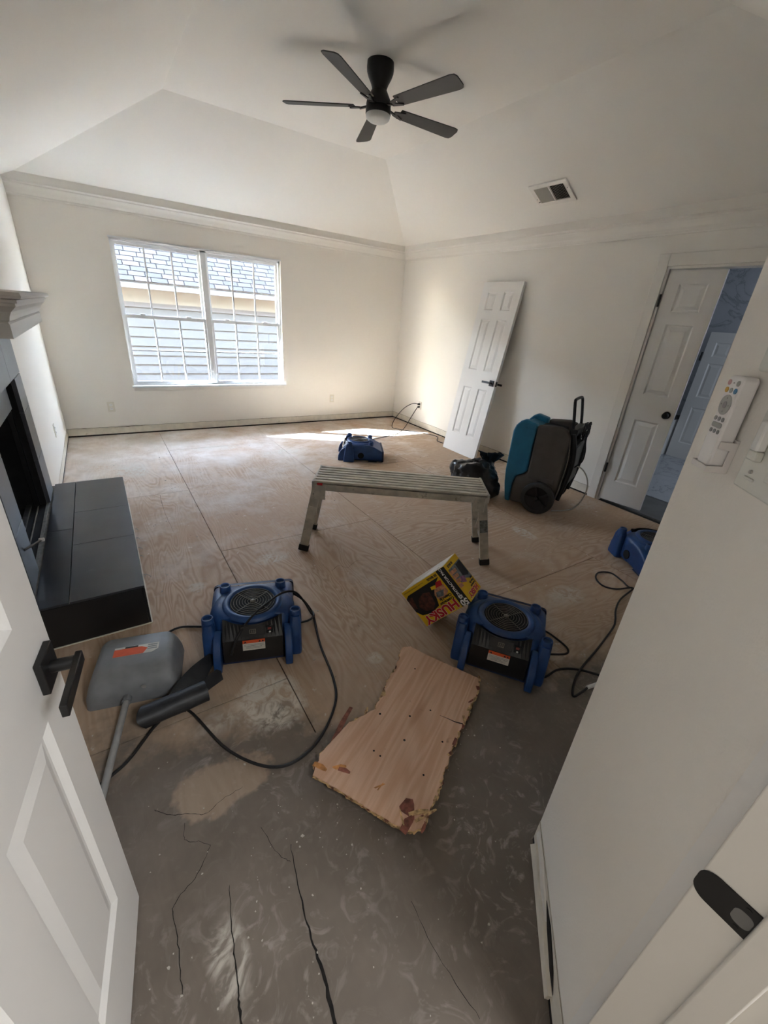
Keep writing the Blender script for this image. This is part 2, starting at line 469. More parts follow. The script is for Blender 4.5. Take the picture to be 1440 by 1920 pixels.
def scrap_mat():
    m, nt, b = new_mat('scrap_plywood')
    co = objco(nt)
    mp = nd(nt, 'ShaderNodeMapping'); nt.links.new(co, mp.inputs['Vector']); mp.inputs['Scale'].default_value = (0.35, 4.2, 1)
    n = noise_n(nt, mp.outputs[0], 2.0, 2, 0.5, 0.25)
    band = math_n(nt, 'ADD', math_n(nt, 'MULTIPLY', math_n(nt, 'SINE', math_n(nt, 'MULTIPLY', n, 60)), 0.5), 0.5)
    mp2 = nd(nt, 'ShaderNodeMapping'); nt.links.new(co, mp2.inputs['Vector']); mp2.inputs['Scale'].default_value = (8, 120, 1)
    fine = noise_n(nt, mp2.outputs[0], 1.0, 3, 0.6)
    col = ramp(nt, band, [(0, lin((206, 164, 134))), (0.5, lin((213, 173, 144))), (1, lin((219, 182, 155)))])
    col = mixc(nt, ramp(nt, fine, [(0.35, gray(0.3)), (0.65, gray(0))]), col, lin((188, 148, 118)))
    # darker heartwood streaks
    mp3 = nd(nt, 'ShaderNodeMapping'); nt.links.new(co, mp3.inputs['Vector']); mp3.inputs['Scale'].default_value = (0.9, 7, 1)
    st = noise_n(nt, mp3.outputs[0], 1.5, 2, 0.5)
    col = mixc(nt, ramp(nt, st, [(0.62, gray(0)), (0.7, gray(0.55))]), col, lin((160, 116, 82)))
    kn = noise_n(nt, co, 17, 2, 0.4)
    col = mixc(nt, ramp(nt, kn, [(0.74, gray(0)), (0.80, gray(0.7))]), col, lin((96, 60, 38)))
    nt.links.new(col, b.inputs['Base Color']); b.inputs['Roughness'].default_value = 0.65
    bump(nt, b, fine, 0.15, 0.001)
    return m
M_SCRAP = scrap_mat()
M_SPLIT = plain('split_ply_edge', (196, 164, 118), 0.9, var=0.25, scale=45, bmp=0.6, bscale=120, dust=((116, 74, 60), 38, 0.52))
M_REDW = plain('split_redwood', (136, 84, 68), 0.85, var=0.25, scale=40, bmp=0.5, bscale=150)
M_GLUE = plain('amber_glue', (194, 134, 76), 0.4, var=0.2, scale=40)

# ------------------------------------------------------------------ the shell of the room
W = 4.548; H = 2.44; HC = 3.05
RB, RR_, RL, RF = 1.165, 1.165, 1.256, 1.25       # runs of the sloped ceiling
YF = -5.572                                        # front wall
def wall_grid(us, vs, holes, fn, t0, t1):
    """slab on a grid of cuts with open cells; fn(u, v, t) -> xyz; one connected mesh"""
    mb = MB(); idx = {}
    def P(i, j, k):
        if (i, j, k) not in idx:
            idx[(i, j, k)] = len(mb.v); mb.v.append(tuple(fn(us[i], vs[j], (t0, t1)[k])))
        return idx[(i, j, k)]
    nu, nv = len(us) - 1, len(vs) - 1
    solid = lambda i, j: 0 <= i < nu and 0 <= j < nv and (i, j) not in holes
    for i in range(nu):
        for j in range(nv):
            if not solid(i, j): continue
            for k in (0, 1): mb.f.append((P(i, j, k), P(i + 1, j, k), P(i + 1, j + 1, k), P(i, j + 1, k)))
            for di, dj, a, b_ in ((-1, 0, (i, j), (i, j + 1)), (1, 0, (i + 1, j), (i + 1, j + 1)), (0, -1, (i, j), (i + 1, j)), (0, 1, (i, j + 1), (i + 1, j + 1))):
                if not solid(i + di, j + dj):
                    mb.f.append((P(*a, 0), P(*b_, 0), P(*b_, 1), P(*a, 1)))
    return mb

WX0, WX1, WZ0, WZ1 = 0.757, 2.613, 0.566, 2.088
wb = wall_grid([-0.15, WX0, WX1, W + 0.12], [-0.05, WZ0, WZ1, H + 0.02], {(1, 1)}, lambda u, v, t: (u, t, v), 0.0, 0.14).build('wall_back', M_WALL)
setting(wb, 'cream painted end wall around the big window', 'wall')
DY0, DY1, DZ = -3.82, -4.645, 2.085
wr = wall_grid([-6.2, DY1, DY0, 0.14], [-0.05, DZ, H + 0.02], {(1, 0)}, lambda u, v, t: (t, u, v), W, W + 0.12).build('wall_right', M_WALL)
setting(wr, 'cream side wall behind the leaning door and the dehumidifier', 'wall')
FB0, FB1, FZ0, FZ1 = -2.6, -3.515, 0.235, 1.04
wlft = wall_grid([-6.2, FB1, FB0, 0.14], [-0.05, FZ0, FZ1, H + 0.02], {(1, 1)}, lambda u, v, t: (t, u, v), -0.14, 0.0).build('wall_left', M_WALL)
setting(wlft, 'cream chimney wall around the fireplace', 'wall')
# diagonal wall beside the doorway, front wall and doorway wall
s2 = math.sqrt(0.5)
P0 = Vector((1.404, -5.572, 0)); DV = Vector((s2, s2, 0)); NV = Vector((-s2, s2, 0))       # along the wall, out of the wall into the room
JX, JY = 1.045, -5.905
mb = MB().prism([(1.404, -5.572), (JX + 0.025, JY), (JX + 0.025, JY - 0.125), (4.8, JY - 0.125), (4.8, YF)], -0.02, H + 0.02)
wd = mb.build('wall_near', M_WALL)
setting(wd, 'narrow diagonal wall with remote and switches beside the doorway', 'wall')
mb = MB().prism([(0.155, JY), (-1.3, JY), (-1.3, JY - 0.125), (0.155, JY - 0.125)], -0.02, H + 0.02)
setting(mb.build('wall_front', M_WALL), 'stub of wall on the hinge side of the doorway', 'wall')
mb = MB().bx((0.155, JY, 2.07), (JX + 0.025, JY - 0.125, H + 0.02))
setting(mb.build('wall_header', M_WALL), 'wall above the doorway', 'wall')
# ceiling: tray with four sloped sides and a low strip over the doorway
mb = MB()
x0, x1, y0, y1 = -0.0, W, 0.0, YF
o8 = [(x0, y0, H), (x1, y0, H), (x1, y1, H), (x0, y1, H), (x0 + RL, y0 - RB, HC), (x1 - RR_, y0 - RB, HC), (x1 - RR_, y1 + RF, HC), (x0 + RL, y1 + RF, HC)]
mb.add(o8, [(0, 1, 5, 4), (1, 2, 6, 5), (2, 3, 7, 6), (3, 0, 4, 7), (4, 5, 6, 7)])
mb.add([(x0 - 0.1, y1, H), (x1, y1, H), (x1, -6.1, H), (x0 - 0.1, -6.1, H)], [(0, 1, 2, 3)])
cl = mb.build('ceiling', M_CEIL, fix=False)
setting(cl, 'white vaulted tray ceiling with sloped sides', 'ceiling')
mb = MB().bx((-0.3, -6.2, HC + 0.02), (W + 0.3, 0.3, HC + 0.06))
setting(mb.build('ceiling_deck', M_CEIL), 'attic deck over the tray ceiling', 'ceiling')
# unseen overhang, added and sized to cut the top off the sun patch
mb = MB().bx((-4.0, 0.221, 2.37), (9.0, 1.22, 2.50))
setting(mb.build('sun_cut_eave', M_SUN_CUT), 'unseen overhang added above the window to cut the sun patch', 'sun_cut_eave')
mb = wall_grid([-4.0, WX0 - 0.01, WX1 + 0.01, 9.0], [-0.4, WZ0 - 0.02, WZ1 + 0.01, 3.2], {(1, 1)}, lambda u, v, t: (u, t, v), 0.141, 0.22)  # unseen cladding, added dark to keep sun bounce off the neighbour's siding
setting(mb.build('bounce_cut_cladding', M_BOUNCE_CUT), 'unseen dark cladding added outside the window wall to cut bounce light', 'wall')
# hall behind the camera
mb = wall_grid([-1.2, 2.4], [-9.0, JY - 0.125], set(), lambda u, v, t: (u, v, t), H, H + 0.08)
setting(mb.build('ceiling_hall', M_CEIL), 'hall ceiling behind the doorway', 'ceiling')
mb = MB().prism([(-1.2, JY - 0.125), (-1.2, -9.0), (2.4, -9.0), (2.4, JY - 0.125), (2.48, JY - 0.126), (2.48, -9.08), (-1.28, -9.08), (-1.28, JY - 0.126)], -0.02, H)
setting(mb.build('wall_hall', M_WALL), 'hall walls behind the doorway', 'wall')

# floor: joist deck below and one object per plywood sheet
fl = MB().bx((-1.3, -9.1, -0.12), (W + 0.1, 0.0, -0.021)).build('floor', M_GAP)
setting(fl, 'bare plywood subfloor with grey levelling compound near the doorway', 'floor')
cols = [(0.0, 0.938), (0.938, 2.152), (2.152, 3.370), (3.370, W)]
joints = [[0.0, -2.105, -4.545, -6.1], [0.0, -0.845, -3.288, -5.73, -6.1], [0.0, -2.105, -4.545, -6.1], [0.0, -0.845, -3.288, -5.73]]
gap = 0.0022
for ci, (a, b_) in enumerate(cols):
    js = joints[ci]
    for k in range(len(js) - 1):
        mat = M_PLY[ci >= 2][(k + ci) % 2]
        o = MB().bx((a + gap, js[k] - gap, -0.02), (b_ - gap, js[k + 1] + gap, 0.0)).build('plywood_sheet', mat, fl)
for (a, b_, c, d) in ((0.938 - gap, 0.938 + gap, -4.86, -5.9), (2.152 - gap, 2.152 + gap, -5.15, -5.57), (0.94, 2.15, -5.73 + gap, -5.73 - gap)):
    MB().bx((a, c, -0.02), (b_, d, -0.0005)).build('gap_filler', M_PLY[False][1], fl)
o = MB().bx((-1.2, -6.104, -0.02), (2.4, -9.0, 0.0)).build('hall_floor', M_PLY[False][0], fl)

def crack(pts, w0, w1, seed):
    rnd = random.Random(seed)
    pts = smooth_path([(x, y, 0) for x, y in pts], 7)
    n = len(pts); vs = []; fs = []
    for i, p in enumerate(pts):
        t = (pts[min(i + 1, n - 1)] - pts[max(i - 1, 0)]).normalized(); s = Vector((-t.y, t.x, 0))
        w = (w0 + (w1 - w0) * i / (n - 1)) * rnd.uniform(0.6, 1.3); j = rnd.uniform(-1, 1) * 0.002
        for sg in (-1, 1):
            q = p + s * (sg * w / 2 + j); vs.append((q.x, q.y, 0.0008))
    for i in range(n - 1): fs.append((2 * i, 2 * i + 1, 2 * i + 3, 2 * i + 2))
    MB().add(vs, fs).build('crack', M_CRACK, fl, fix=False)
crack([(0.519, -5.188), (0.498, -5.309), (0.487, -5.405), (0.477, -5.462), (0.47, -5.62)], 0.0012, 0.007, 1)
crack([(0.709, -5.18), (0.685, -5.33), (0.678, -5.418), (0.673, -5.519), (0.655, -5.64)], 0.0014, 0.010, 2)
crack([(0.495, -5.056), (0.446, -5.114), (0.383, -5.149), (0.372, -5.176), (0.373, -5.258), (0.367, -5.353)], 0.0015, 0.002, 3)
crack([(0.646, -5.084), (0.666, -5.182), (0.693, -5.223)], 0.0012, 0.0012, 4)
crack([(0.956, -5.492), (0.952, -5.62), (0.97, -5.762)], 0.001, 0.0015, 5)
crack([(0.36, -4.86), (0.40, -4.90), (0.46, -4.93), (0.50, -4.955), (0.56, -4.935), (0.63, -4.93)], 0.002, 0.001, 6)
crack([(0.44, -4.95), (0.43, -5.0), (0.47, -5.03), (0.495, -5.056)], 0.0015, 0.001, 7)
crack([(0.699, -2.134), (0.69, -2.5), (0.70, -2.875)], 0.003, 0.001, 8)
crack([(1.51, -3.84), (1.58, -3.80), (1.62, -3.85), (1.72, -3.80), (1.79, -3.84)], 0.002, 0.001, 9)

# bare strips where the baseboards were taken off
def strip_back(name, wall, fn, length, seed, h=0.098, skip=()):
    rnd = random.Random(seed)
    root = wall
    cuts = [0.0] + [x for s in skip for x in s] + [length]
    for q in range(0, len(cuts), 2):
        a, b_ = cuts[q], cuts[q + 1]
        g = MB(); g.add([fn(a, 0, 0), fn(b_, 0, 0), fn(b_, 0, 0.016), fn(a, 0, 0.016), fn(a, 0.0025, 0), fn(b_, 0.0025, 0), fn(b_, 0.0025, 0.016), fn(a, 0.0025, 0.016)],
                        [(0, 1, 2, 3), (4, 5, 6, 7), (0, 1, 5, 4), (3, 2, 6, 7), (0, 3, 7, 4), (1, 2, 6, 5)]).build('floor_gap', M_GAP, root)
        n = max(2, int((b_ - a) / 0.02)); top = []
        for i in range(n + 1):
            u = a + (b_ - a) * i / n
            top.append((u, h + 0.006 * noise.noise(Vector((u * 3.1, seed, 0))) + 0.004 * noise.noise(Vector((u * 17, seed, 3)))))
        vs = []; fs = []
        for u, z in top: vs += [fn(u, 0.0018, 0.016), fn(u, 0.0018, z), fn(u, 0, z), fn(u, 0, 0.016)]
        for i in range(n):
            for k in range(4): fs.append((4 * i + k, 4 * i + (k + 1) % 4, 4 * i + 4 + (k + 1) % 4, 4 * i + 4 + k))
        MB().add(vs, fs).build('bare_strip', M_BARE, root)
        # torn paper line along its top
        vs = []; fs = []
        for u, z in top:
            t = max(0.0014, 0.005 * max(0, noise.noise(Vector((u * 2.3, seed + 9, 1))) + 0.35) + 0.016 * max(0, noise.noise(Vector((u * 9, seed + 5, 2))) - 0.42))
            vs += [fn(u, 0.0028, z - t), fn(u, 0.0028, z + 0.001)]
        for i in range(n): fs.append((2 * i, 2 * i + 1, 2 * i + 3, 2 * i + 2))
        MB().add(vs, fs).build('torn_edge', M_TORN, root)
strip_back('b', wb, lambda u, d, z: (u, -d, z), W, 3)
strip_back('r', wr, lambda u, d, z: (W - d, -u, z), 3.73, 11)
strip_back('l', wlft, lambda u, d, z: (d, -u, z), 2.2, 17)
strip_back('n', wd, lambda u, d, z: tuple(P0 - DV * u + NV * d + Vector((0, 0, z))), 0.45, 23, h=0.105)
# splintered remnant of drywall at the foot of the diagonal wall
def chipstrip(name, pts, mat, t=0.004, off=0.0):
    mb = MB(); q = [P0 - DV * u + NV * off + Vector((0, 0, z)) for u, z in pts]; q2 = [p + NV * t for p in q]
    n = len(q); mb.add(q + q2, [tuple(range(n)), tuple(reversed(range(n, 2 * n)))] + [(i, (i + 1) % n, n + (i + 1) % n, n + i) for i in range(n)])
    return mb.build(name, mat, wd)
chipstrip('torn_hole', [(0.20, 0.085), (0.26, 0.095), (0.34, 0.075), (0.375, 0.05), (0.33, 0.045), (0.25, 0.062)], M_GAP, 0.001, 0.0032)
chipstrip('splinter', [(0.02, 0.004), (0.10, 0.006), (0.22, 0.003), (0.37, 0.004), (0.375, 0.04), (0.30, 0.046), (0.22, 0.06), (0.14, 0.05), (0.05, 0.07)], M_BARE, 0.010, 0.003)
chipstrip('splinter', [(0.02, 0.07), (0.08, 0.075), (0.17, 0.055), (0.24, 0.066), (0.19, 0.088), (0.10, 0.099), (0.03, 0.1)], M_TRIM, 0.006, 0.003)

# crown mouldings
prof = [(0.0, -0.128), (0.012, -0.128), (0.016, -0.118), (0.016, -0.108), (0.022, -0.100), (0.034, -0.088), (0.046, -0.066), (0.060, -0.048), (0.070, -0.040), (0.070, -0.032), (0.080, -0.026), (0.092, -0.020), (0.092, 0.050), (0.0, 0.004)]
def crown(name, p0, p1, inward, m0, m1, label):
    p0 = Vector(p0); p1 = Vector(p1); d = (p1 - p0).normalized(); i = Vector(inward)
    rings = []
    for p, mt in ((p0, m0), (p1, m1)):
        rings.append([tuple(p + i * o + d * (mt * o) + Vector((0, 0, z))) for o, z in prof])
    setting(MB().loft(rings).build(name, M_TRIM), label, 'crown moulding')
crown('trim_1', (0.0, 0, H), (W, 0, H), (0, -1, 0), 0, -1, 'stepped white crown moulding above the window')
crown('trim_2', (W, 0, H), (W, YF, H), (-1, 0, 0), 1, 0, 'stepped white crown moulding along the side wall')

# ------------------------------------------------------------------ window
win = struct('window_1', 'white double sash window with grid bars looking onto a shingled roof', 'window', (0, 0, 0))
gy = 0.075
mb = MB().bx((WX0, 0.03, WZ1 - 0.022), (WX1, 0.125, WZ1)); mb.build('window_frame', M_WINW, win)
MB().bx((WX0, 0.03, WZ0), (WX0 + 0.022, 0.125, WZ1)).build('window_frame', M_WINW, win)
MB().bx((WX1 - 0.022, 0.03, WZ0), (WX1, 0.125, WZ1)).build('window_frame', M_WINW, win)
MB().bx((WX0, 0.03, WZ0), (WX1, 0.125, WZ0 + 0.022)).build('window_frame', M_WINW, win)
MX0, MX1 = 1.652, 1.718
MB().bx((MX0, 0.03, WZ0), (MX1, 0.125, WZ1)).build('mullion', M_WINW, win, bevel=0.003)
MB().bx((WX0 - 0.02, -0.028, WZ0 - 0.012), (WX1 + 0.03, 0.03, WZ0 + 0.010)).build('window_sill', M_WINW, win, bevel=0.004)
MB().bx((WX0 - 0.005, -0.010, WZ0 - 0.05), (WX1 + 0.005, 0.0, WZ0 - 0.012)).build('apron', M_TRIM, win, bevel=0.002)
mb = MB().bx((WX0 - 0.008, -0.006, WZ1 - 0.004), (WX1 + 0.008, 0.004, WZ1 + 0.012)); mb.build('head_bead', M_WINW, win)
for (a, b_) in ((WX0 + 0.022, MX0), (MX1, WX1 - 0.022)):
    for lower in (False, True):
        z0, z1 = (WZ0 + 0.022, 1.352) if lower else (1.325, WZ1 - 0.022)
        y = 0.055 if lower else 0.095
        sash = bpy.data.objects.new('sash', None); COL.objects.link(sash); sash.parent = win
        st = 0.024; bt = 0.032
        fr = MB()
        fr = wall_grid([a, a + st, b_ - st, b_], [z0, z0 + bt, z1 - bt, z1], {(1, 1)}, lambda u, v, t: (u, t, v), y - 0.016, y + 0.016)
        fr.build('sash_frame', M_WINW, sash)
        ix0, ix1, iz0, iz1 = a + st, b_ - st, z0 + bt, z1 - bt
        cw = (ix1 - ix0) / 3; rh = (iz1 - iz0) / 2
        for k in (1, 2):
            MB().bx((ix0 + cw * k - 0.008, y - 0.008, iz0), (ix0 + cw * k + 0.008, y + 0.008, iz1)).build('muntin', M_WINW, sash)
        MB().bx((ix0, y - 0.0075, iz0 + rh - 0.008), (ix1, y + 0.0075, iz0 + rh + 0.008)).build('muntin', M_WINW, sash)
        for i in range(3):
            for j in range(2):
                MB().bx((ix0 + cw * i + 0.006, y - 0.002, iz0 + rh * j + 0.006), (ix0 + cw * (i + 1) - 0.006, y + 0.002, iz0 + rh * (j + 1) - 0.006)).build('pane', M_GLASS, sash)
        if lower:
            for k in (0.22, 0.78):
                lx = a + (b_ - a) * k
                MB().box((lx, y - 0.004, z1 + 0.008), (0.05, 0.026, 0.016)).build('sash_lock', M_WINW, win, bevel=0.003)

# ------------------------------------------------------------------ neighbouring house
nb = thing('neighbouring_house', 'pale sided house with grey shingled roof seen through the window', 'house', (2.4, 3.6, -0.4))
def NB(): return MB()
MB().bx((-9, 0.03, 0), (9, 2.6, 2.2)).build('wall_core', M_SIDING, nb)
zt = 1.78
sb = MB().prism([(0.0, 0.006), (-0.034, 0.0), (-0.004, 0.172), (0.0, 0.172)], -4.2, 4.2, lambda a, b_, c: (c, a, b_))
first = None
for k in range(10):
    z = zt - 0.165 * (k + 1)
    if first is None: first = sb.build('siding_board', M_SIDING, nb); first.location = (0, 0.03, z)
    else: link_copy(first, nb, (0, 0.03, z))
MB().bx((-9, -0.01, 1.78), (9, 0.05, 1.86)).build('frieze_trim', M_GUTTER, nb)
MB().bx((-9, -0.005, 1.86), (9, 0.05, 2.15)).build('frieze_board', M_FASCIA, nb)
MB().bx((-9, -0.03, 1.835), (9, 0.02, 1.855)).build('frieze_bead', M_GUTTER, nb)
MB().bx((-9, -0.42, 2.14), (9, 0.05, 2.16)).build('soffit', M_FASCIA, nb)
MB().bx((-9, -0.44, 2.08), (9, -0.42, 2.20)).build('fascia_board', M_GUTTER, nb)
pitch = R(40); ey, ez = -0.47, 2.20
def roof_pt(x, s, up=0.0): return (x, ey + s * math.cos(pitch) - up * math.sin(pitch), ez + s * math.sin(pitch) + up * math.cos(pitch))
mb = MB(); mb.add([roof_pt(-9, 0), roof_pt(9, 0), roof_pt(9, 2.3), roof_pt(-9, 2.3), roof_pt(-9, 0, -0.05), roof_pt(9, 0, -0.05), roof_pt(9, 2.3, -0.05), roof_pt(-9, 2.3, -0.05)],
                  [(0, 1, 2, 3), (4, 5, 6, 7), (0, 1, 5, 4), (1, 2, 6, 5), (2, 3, 7, 6), (3, 0, 4, 7)])
mb.build('roof_deck', M_GAP, nb)
sh = None
rnd = random.Random(5)
for r_ in range(11):
    x = -2.1 - rnd.uniform(0, 0.25)
    while x < 2.3:
        w_ = 0.26
        if sh is None:
            m2 = MB(); m2.add([(0.008, 0, 0), (w_ - 0.008, 0, 0), (w_ - 0.008, 0.109, -0.004), (0.008, 0.109, -0.004), (0.008, 0, 0.006), (w_ - 0.008, 0, 0.006), (w_ - 0.008, 0.109, 0.004), (0.008, 0.109, 0.004)],
                              [(0, 1, 2, 3), (4, 5, 6, 7), (0, 1, 5, 4), (1, 2, 6, 5), (2, 3, 7, 6), (3, 0, 4, 7)])
            sh = m2.build('shingle', M_SHING, nb); o = sh
        else:
            o = link_copy(sh, nb)
        o.location = roof_pt(x, 0.120 * r_ - 0.02, 0.004); o.rotation_euler = (pitch, 0, 0)
        x += w_ + (0.13 if rnd.random() < 0.0 else 0.0)
gr = MB().bx((-14, 0.14, -0.5), (18, 14, -0.4)).build('ground', M_GROUND)
setting(gr, 'side yard ground between the houses', 'ground')

# ------------------------------------------------------------------ doors
def rect_rings(x0, x1, z0, z1, y, sgn, mirror=False):
    """moulded panel: bevel in, flat groove, bevel up to a raised field"""
    mb = MB()
    rings = []
    for ins, dep in ((0.0, 0.0), (0.012, 0.010), (0.02, 0.010), (0.046, 0.003)):
        rings.append([(x0 + ins, y + sgn * dep, z0 + ins), (x1 - ins, y + sgn * dep, z0 + ins), (x1 - ins, y + sgn * dep, z1 - ins), (x0 + ins, y + sgn * dep, z1 - ins)])
    vs = [p for r in rings for p in r]; fs = []
    for k in range(3):
        for i in range(4): fs.append((4 * k + i, 4 * k + (i + 1) % 4, 4 * k + 4 + (i + 1) % 4, 4 * k + 4 + i))
    fs.append((12, 13, 14, 15))
    return mb.add(vs, fs)
def door_slab(root, w, h, xs, zs, t=0.035, mat=None):
    """slab in local x (0..w), z (0..h); front face y=0 looks to -y"""
    mat = mat or M_DOOR
    us = [0.0]; [us.extend(q) for q in xs]; us.append(w)
    vs = [0.0]; [vs.extend(q) for q in zs]; vs.append(h)
    holes = {(2 * i + 1, 2 * j + 1) for i in range(len(xs)) for j in range(len(zs))}
    wall_grid(us, vs, holes, lambda u, v, q: (u, q, v), 0.0, t).build('slab', mat, root)
    for x0, x1 in xs:
        for z0, z1 in zs:
            a = rect_rings(x0, x1, z0, z1, 0.0, 1); b_ = rect_rings(x0, x1, z0, z1, t, -1)
            a.add(b_.v, b_.f).build('panel', mat, root)
def lever(root, x, z, y, sx, sgn=-1):
    """square rose and flat bar lever; sx = direction of the bar, sgn = side of the slab"""
    h = bpy.data.objects.new('handle', None); COL.objects.link(h); h.parent = root; h.location = (x, y, z)
    MB().box((0, sgn * 0.006, 0), (0.066, 0.012, 0.066)).build('rose', M_BLACK, h, bevel=0.0015)
    MB().cyl((0, sgn * 0.012, 0), (0, sgn * 0.052, 0), 0.0115).build('spindle', M_BLACK, h, smooth=True)
    MB().box((sx * 0.05, sgn * 0.052, 0), (0.128, 0.011, 0.024)).build('lever', M_BLACK, h, bevel=0.0015)
    return h

# the near door, swung open on the left
ZS = [(0.236, 0.847), (1.05, 1.62), (1.72, 1.92)]
a86 = R(8.6)
d1 = struct('door_1', 'white six panel door standing open on the left with black lever', 'door', (0.298, -5.089, 0.008), 0)
# local x from the free edge to the hinge; the slab front (-y) must face the doorway
d1.rotation_euler = (0, 0, math.atan2(-math.cos(a86), -math.sin(a86)))
# with this turn local +y points to the doorway side, so the slab hangs at y = -t .. 0
def door_slab_flip(root, w, h, xs, zs, t=0.035):
    e = bpy.data.objects.new('leaf', None); COL.objects.link(e); e.parent = root; e.location = (0, -t, 0)
    return e
us = [(0.107, 0.325), (0.435, 0.655)]
uu = [0.0, 0.107, 0.325, 0.435, 0.655, 0.762]; vv = [0.0] + [q for z in ZS for q in z] + [2.03]
wall_grid(uu, vv, {(2 * i + 1, 2 * j + 1) for i in range(2) for j in range(3)}, lambda u, v, q: (u, q, v), -0.035, 0.0).build('slab', M_DOOR, d1)
for x0, x1 in us:
    for z0, z1 in ZS:
        a = rect_rings(x0, x1, z0, z1, 0.0, -1); b_ = rect_rings(x0, x1, z0, z1, -0.035, 1)
        a.add(b_.v, b_.f).build('panel', M_DOOR, d1)
lever(d1, 0.060, 0.925, 0.0, 1, 1)
lever(d1, 0.060, 0.925, -0.035, 1, -1)
for z in (0.2, 1.0, 1.8): MB().cyl((0.765, 0.004, z), (0.765, 0.004, z + 0.09), 0.007).build('hinge', M_BLACK, d1, smooth=True)

# doorway frame with strike plate on the right
fr = struct('trim_3', 'white doorway jamb with black strike plate beside the diagonal wall', 'door frame')
mb = MB(); mb.bx((JX, JY - 0.002, 0), (JX + 0.025, JY - 0.127, 2.05)); mb.build('jamb', M_TRIM, fr, bevel=0.002)
MB().bx((JX - 0.011, JY - 0.066, 0), (JX + 0.001, JY - 0.105, 2.05)).build('door_stop', M_TRIM, fr, bevel=0.003)
MB().bx((0.155, JY - 0.002, 0), (0.18, JY - 0.127, 2.05)).build('jamb', M_TRIM, fr, bevel=0.002)
MB().bx((0.155, JY - 0.002, 2.05), (JX + 0.025, JY - 0.127, 2.07)).build('head_jamb', M_TRIM, fr, bevel=0.002)
mb = MB(); q0 = P0 - DV * 0.447; q1 = P0 - DV * 0.49
mb.add([q0 + NV * 0.0, q1 + NV * 0.0, q1 + NV * 0.004, q0 + NV * 0.004] + [p + Vector((0, 0, 2.06)) for p in (q0, q1, q1 + NV * 0.004, q0 + NV * 0.004)],
       [(0, 1, 2, 3), (4, 5, 6, 7), (0, 1, 5, 4), (1, 2, 6, 5), (2, 3, 7, 6), (3, 0, 4, 7)]); mb.build('casing_bead', M_DOOR, fr)
# strike plate: curved lip towards the room, a latch hole
sp_ = bpy.data.objects.new('strike_plate', None); COL.objects.link(sp_); sp_.parent = fr; sp_.location = (JX, JY - 0.010, 0.860)
sp_out = [(-0.064, -0.028), (-0.064, 0.028)] + [(-0.010 + 0.020 * math.cos(t_), 0.008 + 0.020 * math.sin(t_)) for t_ in [R(90 - 15 * k_) for k_ in range(7)]] + [(-0.010 + 0.020 * math.cos(t_), -0.008 + 0.020 * math.sin(t_)) for t_ in [R(-15 * k_) for k_ in range(7)]]
MB().prism(sp_out, -0.0025, 0.0, lambda a, b_, c: (c, a, b_)).build('plate', M_BLACK, sp_, bevel=0.0006)
MB().prism(rrect(0.0105, 0.0135, 0.008, 5, -0.044, 0.0), -0.0029, -0.0010, lambda a, b_, c: (c, a, b_)).build('latch_hole', M_BTND, sp_)
for zz in (-0.021, 0.021): MB().cyl((-0.0025, -0.044, zz), (-0.0032, -0.044, zz), 0.0035, n=12).build('screw', M_INK, sp_)

# double door to the bathroom: one narrow leaf, slightly ajar
cs = struct('trim_4', 'wide white casing around the bathroom doorway', 'door casing')
for (ya, yb, za, zb) in ((DY0 + 0.092, DY0 + 0.004, 0.0, DZ + 0.096), (DY0 + 0.004, DY1 - 0.004, DZ + 0.004, DZ + 0.096), (DY1 - 0.004, DY1 - 0.092, 0.0, DZ + 0.096)):
    MB().bx((W - 0.017, ya, za), (W, yb, zb)).build('casing_board', M_TRIM, cs, bevel=0.004)
for (ya, yb, za, zb) in ((DY0 + 0.004, DY0 - 0.014, 0.0, DZ), (DY1 + 0.014, DY1 - 0.004, 0.0, DZ), (DY0 - 0.014, DY1 + 0.014, DZ - 0.014, DZ)):
    MB().bx((W - 0.002, ya, za), (W + 0.122, yb, zb)).build('jamb', M_TRIM, cs)
d2 = struct('door_2', 'narrow white three panel door leaf with round black knob at the bathroom', 'door', (W + 0.012, DY0 - 0.020, 0.02))
fa = math.atan2(4.63 - W - 0.012, 0.39)
d2.rotation_euler = (0, 0, -PI / 2 + fa)
# local x runs along the leaf from the hinge, local -y looks into the bedroom when turned
e2 = d2
uu = [0.0, 0.095, 0.30, 0.395]; zz2 = [(0.21, 0.83), (1.06, 1.64), (1.735, 1.945)]
vv = [0.0] + [q for z in zz2 for q in z] + [2.045]
wall_grid(uu, vv, {(1, 2 * j + 1) for j in range(3)}, lambda u, v, q: (u, q, v), 0.0, 0.035).build('slab', M_DOOR, d2)
for z0, z1 in zz2:
    a = rect_rings(0.095, 0.30, z0, z1, 0.0, 1); b_ = rect_rings(0.095, 0.30, z0, z1, 0.035, -1)
    a.add(b_.v, b_.f).build('panel', M_DOOR, d2)
kb = MB(); kb.lathe([(0.0, -0.062), (0.018, -0.061), (0.026, -0.052), (0.027, -0.044), (0.020, -0.034), (0.010, -0.028), (0.010, -0.008), (0.030, -0.006), (0.032, 0.0), (0.0, 0.0)], 28, (0.335, 0.0, 0.915), 'y').build('door_knob', M_BLACK, d2, smooth=True)
for z in (0.28, 1.77): MB().cyl((-0.012, -0.016, z), (-0.012, -0.016, z + 0.095), 0.009).build('hinge', M_BLACK, d2, smooth=True)

